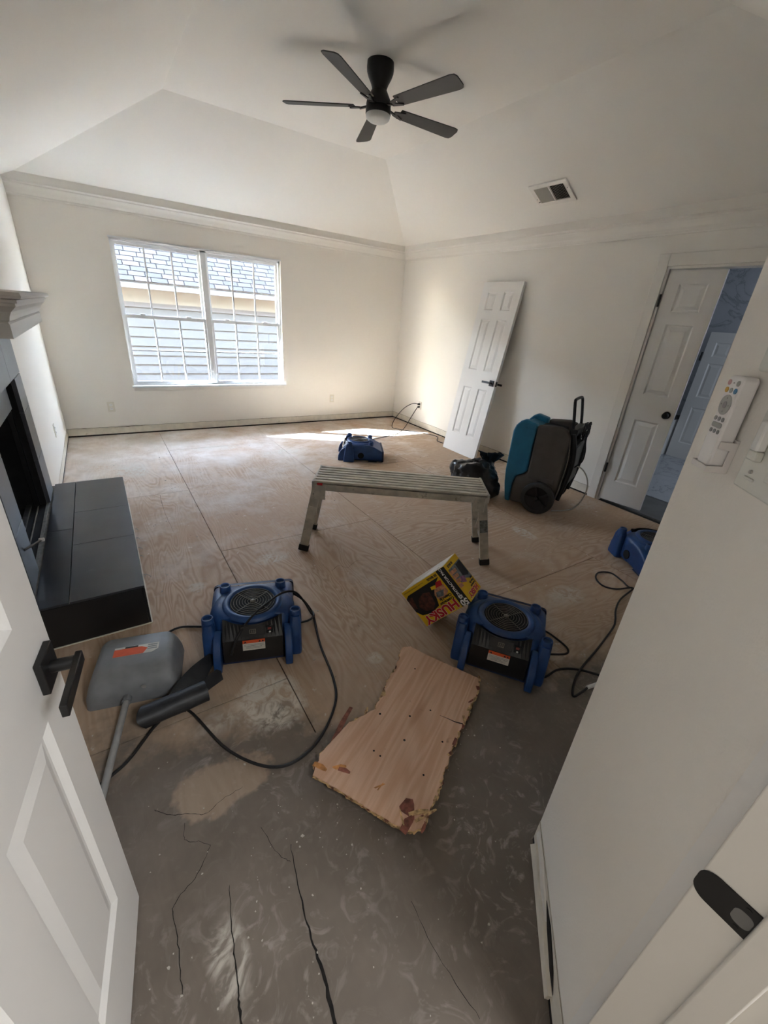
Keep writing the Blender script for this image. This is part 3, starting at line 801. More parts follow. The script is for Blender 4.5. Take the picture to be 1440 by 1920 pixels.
# bathroom beyond
mb = MB().bx((W + 0.10, -6.2, -0.12), (7.6, -1.9, -0.004)); setting(mb.build('floor_bathroom', M_FUR), 'dark grey bathroom floor beyond the double door', 'floor')
o = MB().bx((5.22, -6.0, -0.004), (7.5, -2.0, 0.004)).build('marble_floor', M_MARBLE); setting(o, 'pale marble tile further into the bathroom', 'floor')
mb = MB().bx((7.5, -6.2, -0.1), (7.6, -1.9, H)); setting(mb.build('wall_bathroom_far', M_MARBLE), 'marble far wall of the bathroom', 'wall')
mb = MB().bx((W + 0.12, -2.0, -0.1), (7.6, -1.9, H)); setting(mb.build('wall_bathroom_side', M_MARBLE), 'marble side wall of the bathroom', 'wall')
mb = MB().bx((W + 0.12, -6.2, -0.1), (7.6, -6.1, H)); setting(mb.build('wall_bathroom_near', M_MARBLE), 'bathroom wall behind the bedroom', 'wall')
mb = MB().bx((W + 0.12, -6.2, H), (7.6, -1.9, H + 0.1)); setting(mb.build('ceiling_bathroom', M_CEIL), 'bathroom ceiling', 'ceiling')
bl = bpy.data.lights.new('bathroom_fill_light', 'AREA'); bl.energy = 7.0; bl.size = 0.7; bl.color = (0.72, 0.84, 1.0)
bo = bpy.data.objects.new('bathroom_fill_light', bl); COL.objects.link(bo); bo.location = (6.4, -5.9, 1.7); bo.rotation_euler = (R(90), 0, 0)  # soft fill light added inside the bathroom; no window is built there
d3 = struct('door_3', 'grey panel door far inside the bathroom', 'door', (7.3, -3.225, 0.006), -PI / 2)
uu = [0.0, 0.10, 0.29, 0.39, 0.58, 0.68]; zz3 = [(0.22, 0.72), (0.86, 1.30), (1.38, 1.56)]; vv = [0.0] + [q for z in zz3 for q in z] + [1.68]
wall_grid(uu, vv, {(2 * i + 1, 2 * j + 1) for i in range(2) for j in range(3)}, lambda u, v, q: (u, q, v), 0.0, 0.035).build('slab', M_DOOR, d3)
for x0, x1 in ((0.10, 0.29), (0.39, 0.58)):
    for z0, z1 in zz3: rect_rings(x0, x1, z0, z1, 0.0, 1).build('panel', M_DOOR, d3)
MB().cyl((-0.012, -0.01, 1.32), (-0.012, -0.01, 1.43), 0.012).build('hinge', M_BLACK, d3, smooth=True)
vn = thing('vanity', 'small grey vanity with dark top glimpsed inside the bathroom', 'vanity', (7.22, -3.06, 0.004))
MB().bx((-0.22, -0.13, 0.0), (0.22, 0.30, 0.52)).build('cabinet', M_DOOR, vn, bevel=0.004)
MB().bx((-0.24, -0.15, 0.52), (0.24, 0.32, 0.56)).build('counter', M_INK, vn, bevel=0.004)
MB().tube(smooth_path([(0.1, 0.05, 0.55), (0.1, 0.05, 0.72), (0.02, 0.05, 0.78), (-0.08, 0.05, 0.72)], 6), 0.014).build('faucet', M_BLACK, vn, smooth=True)
MB().cyl((-0.225, -0.05, 0.42), (-0.24, -0.05, 0.42), 0.012).build('knob', M_BLACK, vn, smooth=True)

# ------------------------------------------------------------------ door leaning on the side wall
ld = thing('loose_door', 'white six panel door slab leaning against the side wall', 'door', (4.205, -1.760, 0.001))
tilt = math.atan2(4.512 - 4.205, 2.005)
ld.rotation_mode = 'XYZ'
# local x -> -Y, local z up and tilted to +X, local -y -> -X (into the room)
zx = Vector((math.sin(tilt), 0, math.cos(tilt))); xx = Vector((0, -1, 0)); yy = zx.cross(xx)
ld.matrix_world = Matrix.Translation((4.205, -1.760, 0.001)) @ Matrix((xx, yy, zx)).transposed().to_4x4()
LW = 0.605
door_slab(ld, LW, 2.03, [(0.100, 0.247), (0.358, 0.505)], [(0.245, 0.835), (1.045, 1.625), (1.725, 1.925)])
lever(ld, LW - 0.055, 0.93, 0.0, -1, -1)
MB().box((LW + 0.001, 0.0175, 0.93), (0.003, 0.024, 0.056)).build('latch_plate', M_BLACK, ld)
MB().cyl((LW - 0.055, 0.035, 0.93), (LW - 0.055, 0.075, 0.93), 0.011).build('rear_spindle', M_BLACK, ld, smooth=True)
MB().box((LW - 0.055, 0.041, 0.93), (0.066, 0.012, 0.066)).build('rear_rose', M_BLACK, ld, bevel=0.0015)
MB().box((LW - 0.02, 0.082, 0.93), (0.10, 0.011, 0.024)).build('rear_lever', M_BLACK, ld, bevel=0.0015)

# ------------------------------------------------------------------ fireplace
YC = -3.04
fp = thing('fireplace', 'tiled fireplace surround with black firebox and white mantel shelf', 'fireplace', (0, YC, 0))
def fbx(a, b_): return MB().bx((a[0], a[1] - YC, a[2]), (b_[0], b_[1] - YC, b_[2]))
T0, T1 = -2.345, -3.745        # tile field ends
ZM = 1.355
for (ya, yb) in ((T0, FB0), (FB1, T1)):
    zc = [0.245, 0.54, 0.845, 1.045]
    for i in range(3): fbx((0.0, ya, zc[i] + 0.0015), (0.022, yb, zc[i + 1] - 0.0015)).build('surround_tile', M_TILEL, fp, bevel=0.0012)
ycut = [T0, -2.74, -3.345, T1]
for i in range(3): fbx((0.0, ycut[i] - (0.0015 if i else 0), 1.0485), (0.022, ycut[i + 1] + 0.0015, ZM)).build('surround_tile', M_TILEL, fp, bevel=0.0012)
fbx((-0.002, T0, 0.24), (0.012, T1, 0.2425)).build('grout_bed', M_GROUT, fp)
# firebox
mb = MB(); f0, f1, fz0, fz1, fd = FB0 - YC, FB1 - YC, 0.236, 1.045, -0.52
mb.add([(0.0, f0, fz0), (0.0, f1, fz0), (0.0, f1, fz1), (0.0, f0, fz1), (fd, f0 - 0.14, fz0), (fd, f1 + 0.14, fz0), (fd, f1 + 0.14, fz1), (fd, f0 - 0.14, fz1)],
       [(0, 1, 5, 4), (1, 2, 6, 5), (2, 3, 7, 6), (3, 0, 4, 7), (4, 5, 6, 7)])
mb.build('firebox', M_SOOT, fp, fix=False)
fbx((-0.035, -2.665, 0.885), (-0.02, -3.45, 1.04)).build('smoke_hood', M_TILEL, fp)
fbx((-0.06, -2.605, 0.24), (-0.035, -2.63, 1.04)).build('screen_track', M_BLACK, fp)
fbx((-0.10, -2.64, 0.245), (-0.075, -3.48, 0.262)).build('floor_track', M_STEEL, fp)
fbx((-0.045, -2.61, 0.237), (-0.04, -3.51, 0.243)).build('threshold', M_GROUT, fp)
k = bpy.data.objects.new('gas_key', None); COL.objects.link(k); k.parent = fp; k.location = (0.022, -3.665 - YC, 0.445)
MB().tube([(0, 0, 0), (0.03, 0.04, 0.0), (0.055, 0.075, 0.0)], 0.006, 10).build('rod', M_STEEL, k, smooth=True)
MB().box((0.058, 0.08, 0), (0.022, 0.018, 0.014)).build('key_tip', M_SILV, k, bevel=0.002)
# mantel: stepped crown, each tier a part; long face looks into the room
def mantel_tier(name, pr, m0=1.0):
    """profile of (x, z) swept round near end, front, far end with mitres"""
    rings = []
    for ext in (0, 1, 2, 3):
        ring = []
        for x, z in pr:
            e = (x - 0.205)
            if ext == 0: ring.append((0.0, -3.72 - e - YC, z))
            if ext == 1: ring.append((x, -3.72 - e - YC, z))
            if ext == 2: ring.append((x, -2.385 + e - YC, z))
            if ext == 3: ring.append((0.0, -2.385 + e - YC, z))
        rings.append(ring)
    mb = MB(); n = len(pr)
    vs = [p for r in rings for p in r]; fs = []
    for k_ in range(3):
        for i in range(n - 1): fs.append((k_ * n + i, k_ * n + i + 1, (k_ + 1) * n + i + 1, (k_ + 1) * n + i))
    fs.append((0, n, 2 * n, 3 * n)); fs.append((n - 1, 2 * n - 1, 3 * n - 1, 4 * n - 1))
    fs.append(tuple(range(n))); fs.append(tuple(range(3 * n, 4 * n)))
    return mb.add(vs, fs).build(name, M_MANTEL, fp)
mantel_tier('mantel_frieze', [(0.205, ZM), (0.205, 1.405), (0.200, 1.412)])
mantel_tier('mantel_crown', [(0.200, 1.412), (0.208, 1.418), (0.212, 1.432), (0.220, 1.448), (0.234, 1.462), (0.240, 1.468), (0.240, 1.478)])
mantel_tier('mantel_bead', [(0.240, 1.478), (0.248, 1.480), (0.248, 1.490), (0.243, 1.492)])
mantel_tier('mantel_shelf', [(0.243, 1.492), (0.262, 1.495), (0.266, 1.503), (0.262, 1.516)])
# raised hearth
he = thing('hearth', 'low raised hearth clad in charcoal tile in front of the fireplace', 'hearth', (0, YC, 0))
HY0, HY1, HX, HZ = -2.215, -3.862, 0.457, 0.235
fbx((0.003, HY0 - 0.012, 0.001), (HX - 0.012, HY1 + 0.012, HZ - 0.011)).build('core', M_GROUT, he)
yc = [HY0, -2.805, -3.275, HY1]
gg = 0.0012
for i in range(3):
    fbx((0.152 + 0.002, yc[i] - gg, HZ - 0.011), (HX - 0.001, yc[i + 1] + gg, HZ)).build('tile', M_TILE, he)
yc2 = [HY0, -3.05, HY1]
for i in range(2):
    fbx((0.026, yc2[i] - gg, HZ - 0.011), (0.150, yc2[i + 1] + gg, HZ - 0.0002)).build('tile', M_TILE, he)
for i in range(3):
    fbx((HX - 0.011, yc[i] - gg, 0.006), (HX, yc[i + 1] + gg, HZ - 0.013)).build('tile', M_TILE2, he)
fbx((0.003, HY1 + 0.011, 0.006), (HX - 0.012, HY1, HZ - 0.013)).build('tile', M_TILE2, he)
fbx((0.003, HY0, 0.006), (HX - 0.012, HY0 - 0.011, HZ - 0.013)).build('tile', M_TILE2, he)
fbx((0.0, HY1 + 0.002, 0.0), (HX + 0.002, HY1 - 0.004, 0.004)).build('base_bead', M_BARE, he)
fbx((HX, HY0, 0.0), (HX + 0.006, HY1, 0.004)).build('base_bead', M_BARE, he)
# curls of caulk along the hearth's foot
cc = [(0.478, -3.42, 0.03, 3.0), (0.474, -2.9, 0.014, 2.0), (0.476, -3.05, 0.016, 2.6), (0.474, -3.16, 0.012, 2.2), (0.478, -2.75, 0.010, 2.0)]
for i, (x, y, r_, tw) in enumerate(cc):
    pts = [(x + r_ * (0.6 + 0.4 * math.cos(a * tw)) * math.cos(a) * 0.7, y + r_ * math.sin(a * 0.9) + 0.006 * a, 0.004 + 0.006 * abs(math.sin(a * 1.7))) for a in [q * 0.35 for q in range(12)]]
    o = MB().tube(smooth_path(pts, 3), 0.0022, 6).build('caulk_curl', M_CHIP, None, smooth=True)
    tag(o, ['largest pale caulk curl lying on the floor by the hearth', 'small caulk scrap at the hearth foot, second from the window', 'small caulk scrap at the hearth foot, third from the window', 'small caulk scrap at the hearth foot, fourth from the window', 'small caulk scrap at the hearth foot, nearest the window'][i], 'caulk scrap', 'caulk scraps along the hearth')

# ------------------------------------------------------------------ wall plates
def outlet(name, label, origin, ux, nz, plug=False, group='wall outlets'):
    """duplex outlet; ux = direction along the wall, nz = out of the wall"""
    t = thing(name, label, 'outlet', origin, 0, group)
    ux = Vector(ux); nz = Vector(nz); m = Matrix((ux, -nz, Vector((0, 0, 1)))).transposed().to_4x4()
    t.matrix_world = Matrix.Translation(origin) @ m
    MB().box((0, -0.003, 0), (0.072, 0.006, 0.116)).build('plate', M_PLATE, t, bevel=0.002)
    for sz in (-0.022, 0.022):
        s_ = MB().prism(rrect(0.0165, 0.014, 0.009, 4), 0.0, 0.0035, lambda a, b_, c: (a, -0.006 - c, b_ + sz)).build('receptacle', M_WHITE, t)
        for dx in (-0.006, 0.006): MB().box((dx, -0.0097, sz + 0.003), (0.0022, 0.0012, 0.008)).build('slot', M_INK, s_)
    return t
outlet('wall_outlet', 'cream outlet low on the window wall below the left of the window', (0.480, 0, 0.336), (1, 0, 0), (0, -1, 0))
outlet('wall_outlet', 'cream outlet low on the window wall near the far corner', (3.378, 0, 0.347), (1, 0, 0), (0, -1, 0))
outlet('wall_outlet', 'outlet with two plugs low on the side wall beside the leaning door', (W, -0.73, 0.338), (0, -1, 0), (-1, 0, 0))
outlet('wall_outlet', 'cream outlet low on the chimney wall beside the fireplace', (0, -1.137, 0.371), (0, 1, 0), (1, 0, 0))

# ------------------------------------------------------------------ ceiling vent on the right slope
vs_ = Vector((-RR_, 0, HC - H)).normalized()             # up the slope
vn_ = Vector((-(HC - H), 0, -RR_)).normalized()          # into the room
vc = Vector((4.131, -2.823, 2.658))
vt = thing('ceiling_vent', 'white ceiling register with two louvre banks on the sloped ceiling', 'vent')
vt.matrix_world = Matrix.Translation(vc) @ Matrix((Vector((0, 1, 0)), vs_, vn_)).transposed().to_4x4()
# local x along y, local y up the slope, local z into the room
hx, hy = 0.198, 0.120
wall_grid([-hx, -0.155, -0.006, 0.006, 0.155, hx], [-hy, -0.082, 0.082, hy], {(1, 1), (3, 1)}, lambda u, v, q: (u, v, q), 0.0, 0.013).build('frame', M_TRIM, vt, bevel=0.002)
MB().bx((-0.157, -0.085, 0.0005), (0.157, 0.085, 0.0015)).build('duct_back', M_DARK, vt)
for side, (a, b_, an) in enumerate(((0.006, 0.155, -1), (-0.155, -0.006, 1))):
    mb = MB(); n = 11
    for i in range(n):
        x = a + (b_ - a) * (i + 0.5) / n
        m = Matrix.Rotation(an * R(48), 3, 'Y')
        mb.box((x, 0, 0.0075), (0.0125, 0.164, 0.0012), m)
    o = mb.build('louvre_bank', M_TRIM, vt); o['kind'] = 'stuff'
for x, y in ((0.176, -0.03), (-0.176, 0.03)): MB().cyl((x, y, 0.013), (x, y, 0.015), 0.004, n=10).build('screw', M_STEEL, vt)
MB().box((0.163, -0.06, 0.017), (0.012, 0.004, 0.012)).build('damper_tab', M_STEEL, vt)

# ------------------------------------------------------------------ ceiling fan
fan = thing('ceiling_fan', 'black five blade ceiling fan with frosted light under the tray ceiling', 'fan', (2.359, -2.690, 3.05))
MB().lathe([(0.0, 0.0), (0.088, 0.0), (0.090, -0.03), (0.088, -0.05), (0.078, -0.075), (0.060, -0.105), (0.050, -0.13), (0.050, -0.145), (0.0, -0.145)], 40).build('canopy', M_FAN, fan, smooth=True)
MB().lathe([(0.0, -0.14), (0.052, -0.14), (0.066, -0.165), (0.080, -0.19), (0.084, -0.21), (0.084, -0.226), (0.0, -0.226)], 40).build('motor_housing', M_FAN, fan, smooth=True)
MB().lathe([(0.0, -0.226), (0.080, -0.226), (0.086, -0.234), (0.086, -0.262), (0.080, -0.268), (0.0, -0.268)], 40).build('light_ring', M_FAN, fan, smooth=True)
MB().lathe([(0.0, -0.262), (0.082, -0.262), (0.084, -0.274), (0.078, -0.288), (0.060, -0.299), (0.03, -0.304), (0.0, -0.3045)], 40).build('light_diffuser', M_DIFF, fan, smooth=True)
poly = [(0.165, -0.045), (0.62, -0.062), (0.648, -0.056), (0.660, -0.035), (0.660, 0.035), (0.648, 0.056), (0.62, 0.062), (0.165, 0.045)]
for k in range(5):
    b_ = bpy.data.objects.new('blade', None); COL.objects.link(b_); b_.parent = fan
    b_.location = (0, 0, -0.222); b_.rotation_euler = (0, 0, R(69.4 + 72 * k))
    m = Matrix.Rotation(R(-12), 3, 'X')
    mb = MB().prism(poly, -0.003, 0.003, lambda x, y, z: tuple(m @ Vector((x, y, z))))
    mb.build('blade_board', M_BLADE, b_, bevel=0.0015)
    mb = MB(); mb.bar((0.075, 0, 0.0), (0.130, 0, -0.012), 0.022, 0.008); mb.build('iron_arm', M_FAN, b_, bevel=0.002)
    mb = MB().prism([(0.12, -0.02), (0.20, -0.040), (0.205, -0.028), (0.15, 0.0), (0.205, 0.028), (0.20, 0.040), (0.12, 0.02)], -0.011, -0.004, lambda x, y, z: tuple(m @ Vector((x, y, z))))
    mb.build('iron_bracket', M_FAN, b_, bevel=0.0015)

# ------------------------------------------------------------------ air movers
def text_mesh(body, size, mat, parent, name='printed_text', bold=0.0, align='CENTER', ext=0.0003, sx=1.0):
    cu = bpy.data.curves.new(name, 'FONT'); cu.body = body; cu.size = size; cu.align_x = align; cu.align_y = 'CENTER'
    cu.offset = bold; cu.extrude = ext; cu.resolution_u = 3
    o = bpy.data.objects.new(name, cu); COL.objects.link(o)
    dg = bpy.context.evaluated_depsgraph_get()
    me = bpy.data.meshes.new_from_object(o.evaluated_get(dg))
    bpy.data.objects.remove(o); bpy.data.curves.remove(cu)
    me.materials.clear(); me.materials.append(mat)
    if sx != 1.0:
        for v in me.vertices: v.co.x *= sx
    o = bpy.data.objects.new(name, me); COL.objects.link(o); o.parent = parent
    return o

def section(y, hw, z0, z1, r):
    return [(x, y, (z0 + z1) / 2 + z) for x, z in rrect(hw, (z1 - z0) / 2, r, 5)]
def make_mover(label):
    t = thing('air_mover', label, 'air mover', group='blue low air movers on the floor')
    # scroll housing: rounded plan, crowned top
    plan = []
    for k in range(48):
        a = 2 * PI * k / 48
        plan.append((0.202 * math.cos(a), 0.186 * math.sin(a)))
    body = MB()
    rings = []
    for ins, z in ((0.012, 0.018), (0.0, 0.03), (0.0, 0.165), (0.006, 0.185), (0.022, 0.201), (0.046, 0.208)):
        ring = []
        for x, y in plan:
            l = math.hypot(x, y); q = (l - ins) / l
            xx_, yy_ = x * q, y * q
            ring.append((xx_, max(yy_, -0.125 + (0.02 if z > 0.18 else 0)), z))
        rings.append(ring)
    body.loft(rings); body.build('scroll_housing', M_BLUE, t, smooth=True)
    # outlet nozzle falling towards the mouth
    noz = MB().loft([section(-0.03, 0.196, 0.016, 0.196, 0.03), section(0.10, 0.200, 0.014, 0.196, 0.03), section(0.17, 0.204, 0.012, 0.178, 0.028), section(0.265, 0.208, 0.010, 0.128, 0.024)])
    noz.build('outlet_nozzle', M_BLUE, t, smooth=True)
    lipo = section(0.262, 0.214, 0.006, 0.134, 0.026); lipo2 = section(0.282, 0.214, 0.006, 0.134, 0.026); li = section(0.2825, 0.198, 0.020, 0.120, 0.018)
    mb = MB().loft([lipo, lipo2, li], cap=False); mb.build('mouth_lip', M_BLUE2, t, smooth=True)
    MB().loft([section(0.2655, 0.20, 0.014, 0.126, 0.02), section(0.268, 0.20, 0.014, 0.126, 0.02)]).build('mouth_grid', M_DARK, t)
    # raised inlet ring and wire grille
    MB().lathe([(0.148, 0.200), (0.142, 0.212), (0.130, 0.219), (0.118, 0.219), (0.110, 0.212), (0.108, 0.198), (0.108, 0.185), (0.150, 0.185)], 48, cap=False).build('inlet_ring', M_BLUE, t, smooth=True)
    MB().lathe([(0.0, 0.2092), (0.1085, 0.2092), (0.1085, 0.200), (0.0, 0.200)], 40).build('inlet_well', M_DARK, t)
    g = MB()
    for k in range(7): g.torus((0, 0, 0.2155), 0.024 + k * 0.0132, 0.0011, 40, 6)
    for k in range(4):
        a = R(45 + 90 * k); g.tube([(0.014 * math.cos(a), 0.014 * math.sin(a), 0.2145), (0.107 * math.cos(a), 0.107 * math.sin(a), 0.2145)], 0.0014, 6)
    go = g.build('wire_grille', M_WIRE, t, smooth=True); go['kind'] = 'stuff'
    MB().lathe([(0.0, 0.221), (0.010, 0.2205), (0.014, 0.217), (0.014, 0.213), (0.0, 0.213)], 20).build('grille_hub', M_WIRE, t, smooth=True)
    # stacking posts with dished tops
    for (x, y) in ((-0.138, 0.135), (0.138, 0.135), (-0.198, -0.112), (0.198, -0.112)):
        MB().lathe([(0.0, 0.15), (0.030, 0.15), (0.026, 0.224), (0.024, 0.228), (0.020, 0.228), (0.018, 0.220), (0.0, 0.219)], 24, (x, y, 0)).build('stacking_post', M_BLUE, t, smooth=True)
    # side towers below the front posts
    for sg in (-1, 1):
        mb = MB().loft([[(sg * (0.196 + a), -0.118 + b_, z) for a, b_ in rrect(hx_, hy_, 0.012, 3)] for z, hx_, hy_ in ((0.0, 0.026, 0.060), (0.02, 0.028, 0.062), (0.17, 0.026, 0.044), (0.205, 0.020, 0.030))])
        mb.build('side_tower', M_BLUE, t, smooth=True)
        # front foot: tall rounded fin that stands forward
        prof_ = [(-0.125, 0.0), (-0.238, 0.0), (-0.243, 0.012), (-0.240, 0.055), (-0.228, 0.095), (-0.205, 0.130), (-0.178, 0.150), (-0.150, 0.160), (-0.125, 0.160)]
        mb = MB().prism(prof_, sg * 0.142, sg * 0.176, lambda a, b_, c: (c, a, b_)); mb.build('front_foot', M_BLUE, t, bevel=0.006, seg=3)
        mb = MB().box((sg * 0.155, 0.16, 0.005), (0.06, 0.10, 0.01)); mb.build('rear_foot', M_BLUE2, t, bevel=0.003)
    # black control panel: arched upper slope, upright lower face
    n = 16; top = []; mid = []; low = []
    for k in range(n + 1):
        x = -0.134 + 0.268 * k / n
        yt = -math.sqrt(max(0, 0.168 ** 2 - x * x)) - 0.004 if abs(x) < 0.125 else -math.sqrt(0.168 ** 2 - 0.125 ** 2) - 0.004 + 0.0
        top.append((x, yt, 0.2105)); mid.append((x, -0.192, 0.142)); low.append((x, -0.200, 0.024))
    vs2 = top + mid + low + [(x, -0.105, 0.2105) for x, _, _ in top] + [(x, -0.105, 0.024) for x, _, _ in top]
    fs2 = []; q = n + 1
    for k in range(n):
        fs2 += [(k, k + 1, q + k + 1, q + k), (q + k, q + k + 1, 2 * q + k + 1, 2 * q + k)]
    mb = MB().add(vs2[:3 * q], fs2); mb.build('control_panel', M_PANEL, t)
    for sg in (0, n):
        mb = MB().add([top[sg], mid[sg], low[sg], (top[sg][0], -0.09, 0.024), (top[sg][0], -0.09, 0.2)], [(0, 1, 2, 3, 4)]); mb.build('panel_cheek', M_BLUE, t)
    MB().bx((-0.14, -0.198, 0.012), (0.14, -0.10, 0.024)).build('front_skirt', M_BLUE2, t, bevel=0.003)
    def on_slope(x, f): return Vector((x, -0.176 + (-0.192 + 0.176) * f, 0.203 + (0.142 - 0.203) * f))
    sl = math.atan2(0.0685, 0.02)
    MB().box((0.0, -0.1795, 0.180), (0.11, 0.003, 0.05), Matrix.Rotation(-(PI / 2 - sl), 3, 'X')).build('raised_plaque', M_PANEL, t, bevel=0.001)
    lg = MB(); lm = Matrix.Rotation(-(PI / 2 - sl), 3, 'X')
    for c, s_ in (((0, 0, 0.010), (0.028, 0.0016, 0.0025)), ((-0.0128, 0, 0), (0.0025, 0.0016, 0.020)), ((0.0128, 0, 0), (0.0025, 0.0016, 0.020)), ((-0.004, 0, -0.001), (0.0028, 0.0016, 0.012)), ((0.005, 0, -0.001), (0.0028, 0.0016, 0.012)), ((0, 0, -0.010), (0.028, 0.0016, 0.0025))):
        lg.box(lm @ Vector(c) + Vector((0, -0.1815, 0.178)), s_, lm)
    o = lg.build('emblem', M_WIRE, t); o['kind'] = 'stuff'
    MB().box((0.075, -0.1810, 0.180), (0.030, 0.004, 0.034), lm).build('switch_plate', M_DARK, t)
    MB().box((0.075, -0.1835, 0.187), (0.016, 0.005, 0.010), lm).build('rocker_switch', M_LEDR, t, bevel=0.001)
    MB().lathe([(0, 0.004), (0.004, 0.003), (0.005, 0), (0, 0)], 12, (0.076, -0.1885, 0.170), 'z').build('indicator_lamp', M_WHITE, t)
    up = Vector((0, -0.008, -0.118)).normalized(); nn_ = Vector((0, -0.118, 0.008)).normalized()
    def fpn(x, z): return Vector((x, -0.192 - 0.008 * (0.142 - z) / 0.118 - 0.0012, z))
    for nm, z0, z1, mt in (('warning_band', 0.121, 0.138, M_ORANGE), ('label_field', 0.082, 0.121, M_LABELW)):
        a = fpn(-0.048, z0); b2 = fpn(0.052, z0); c = fpn(0.052, z1); d = fpn(-0.048, z1); off = nn_ * 0.001
        MB().add([a, b2, c, d, a - off, b2 - off, c - off, d - off], [(0, 1, 2, 3), (4, 5, 6, 7), (0, 1, 5, 4), (1, 2, 6, 5), (2, 3, 7, 6), (3, 0, 4, 7)]).build(nm, mt, t)
    for x in (-0.036, 0.028, 0.042):
        a = fpn(x, 0.1235) + nn_ * 0.0004
        MB().add([a + Vector((-0.006, 0, 0)), a + Vector((0.006, 0, 0)), a - up * 0.011], [(0, 1, 2)]).build('warning_triangle', M_INK, t, fix=False)
    for z in (0.113, 0.106, 0.099, 0.092):
        a = fpn(0.002, z) + nn_ * 0.0003
        MB().box(a, (0.088 if z > 0.1 else 0.07, 0.0006, 0.0016)).build('print_line', M_INKG, t)
    # handle slot low in the left and right sides
    for sg in (-1, 1):
        MB().lathe([(0.0, 0.0), (0.035, 0.0), (0.035, 0.012), (0.0, 0.012)], 24, (sg * 0.2035 - (0.012 if sg > 0 else 0.0), 0.02, 0.075), 'x').build('cord_recess', M_DARK, t)
    return t
def rot_mover(t, x, y, deg):
    t.location = (x, y, 0.001); t.rotation_euler = (0, 0, R(deg))
proto = make_mover('blue air mover with a black cord draped over its grille, beside the hearth')
mv_a = proto
mv_b = copy_tree(proto); mv_b['label'] = 'blue air mover propping up the tilted yellow carton'
mv_c = copy_tree(proto); mv_c['label'] = 'blue air mover in the sun patch below the window'
mv_d = copy_tree(proto); mv_d['label'] = 'blue air mover half hidden behind the diagonal wall'
rot_mover(mv_a, 0.897, -4.196, -17.4)
rot_mover(mv_b, 1.970, -4.883, -53.3)
rot_mover(mv_c, 2.880, -1.760, -118.0)
rot_mover(mv_d, 3.690, -4.790, 148.0)

def cord(parent, pts, r=0.0055, mat=None, name='power_cord', n=7):
    """points are world positions; the cord becomes a part of the thing"""
    inv = (Matrix.Translation(parent.location) @ parent.rotation_euler.to_matrix().to_4x4()).inverted()
    p = smooth_path(pts, n)
    return MB().tube([inv @ q for q in p], r, 8).build(name, mat or M_CORD, parent, smooth=True)
z_ = 0.0075
cord(mv_a, [(0.735, -4.39, 0.10), (0.775, -4.365, 0.17), (0.86, -4.315, 0.222), (0.96, -4.26, 0.234), (1.04, -4.22, 0.232), (1.11, -4.205, 0.205), (1.165, -4.185, 0.12), (1.205, -4.195, 0.03), (1.212, -4.225, z_), (1.158, -4.423, z_), (1.119, -4.655, z_), (1.06, -4.788, z_), (0.91, -4.914, z_), (0.756, -4.925, z_), (0.622, -4.775, z_), (0.525, -4.52, z_), (0.457, -4.500, z_), (0.395, -4.535, z_), (0.299, -4.638, z_), (0.205, -4.69, z_), (0.10, -4.75, z_)])
cord(mv_a, [(1.12, -4.13, 0.15), (1.19, -4.12, 0.07), (1.226, -4.155, z_), (1.215, -4.215, z_ + 0.011), (1.178, -4.227, z_), (1.10, -4.222, 0.012)], name='cord_loop')
cord(mv_a, [(0.72, -4.06, 0.02), (0.663, -4.015, z_), (0.58, -3.976, z_), (0.515, -3.990, z_), (0.44, -4.04, z_)], name='cord_tail')
cord(mv_b, [(2.16, -4.90, 0.05), (2.25, -4.93, 0.05), (2.313, -5.005, z_), (2.300, -5.07, z_), (2.257, -5.088, z_), (2.15, -5.06, 0.03)], name='cord_loop')
cord(mv_b, [(1.96, -5.10, 0.02), (2.02, -5.136, z_), (2.122, -5.138, z_), (2.212, -5.183, z_), (2.282, -5.264, z_), (2.33, -5.34, z_)])
cord(mv_d, [(3.70, -5.02, 0.02), (3.45, -5.05, z_), (3.227, -4.929, z_), (3.247, -4.835, z_), (3.27, -4.743, z_), (3.191, -4.697, z_), (3.1, -4.733, z_), (3.059, -4.81, z_), (3.109, -4.876, z_), (3.207, -4.932, z_ + 0.011), (3.022, -4.955, z_), (2.882, -5.003, z_), (2.778, -5.06, z_), (2.692, -5.094, z_), (2.453, -5.149, z_), (2.189, -5.205, z_ + 0.004), (2.049, -5.274, z_), (2.105, -5.284, z_), (2.157, -5.281, z_)])
cord(mv_d, [(2.150, -5.281, z_ + 0.002), (2.19, -5.288, z_ + 0.002), (2.235, -5.297, z_ + 0.002)], r=0.009, mat=M_WHITE, name='cord_plug')
cord(mv_c, [(3.10, -1.50, 0.05), (3.35, -1.22, z_), (3.509, -1.142, z_), (3.829, -1.065, z_), (4.019, -0.967, z_), (4.20, -0.84, 0.03), (4.36, -0.75, 0.14), (4.46, -0.73, 0.26), (4.505, -0.73, 0.316)], r=0.005)
cord(mv_c, [(4.505, -0.73, 0.316), (4.537, -0.73, 0.316)], r=0.014, name='cord_plug')
cord(mv_c, [(3.0, -1.55, 0.14), (3.04, -1.60, 0.10), (2.99, -1.66, 0.06)], name='cord_wrap')

# spare extension cord from the same outlet, running behind the leaning door
ec = thing('extension_cord', 'thin black cord from the side wall outlet to behind the leaning door', 'cord', (0, 0, 0))
cord(ec, [(4.505, -0.73, 0.360), (4.42, -0.70, 0.365), (4.32, -0.62, 0.28), (4.18, -0.60, 0.12), (4.10, -0.66, 0.012), (4.13, -0.78, z_), (4.191, -0.889, z_), (4.405, -1.145, z_), (4.449, -1.344, z_), (4.33, -1.48, z_), (4.296, -1.56, z_), (4.33, -1.68, z_), (4.42, -1.80, z_)], r=0.005, name='cord')
cord(ec, [(4.500, -0.73, 0.360), (4.537, -0.73, 0.360)], r=0.014, name='plug')

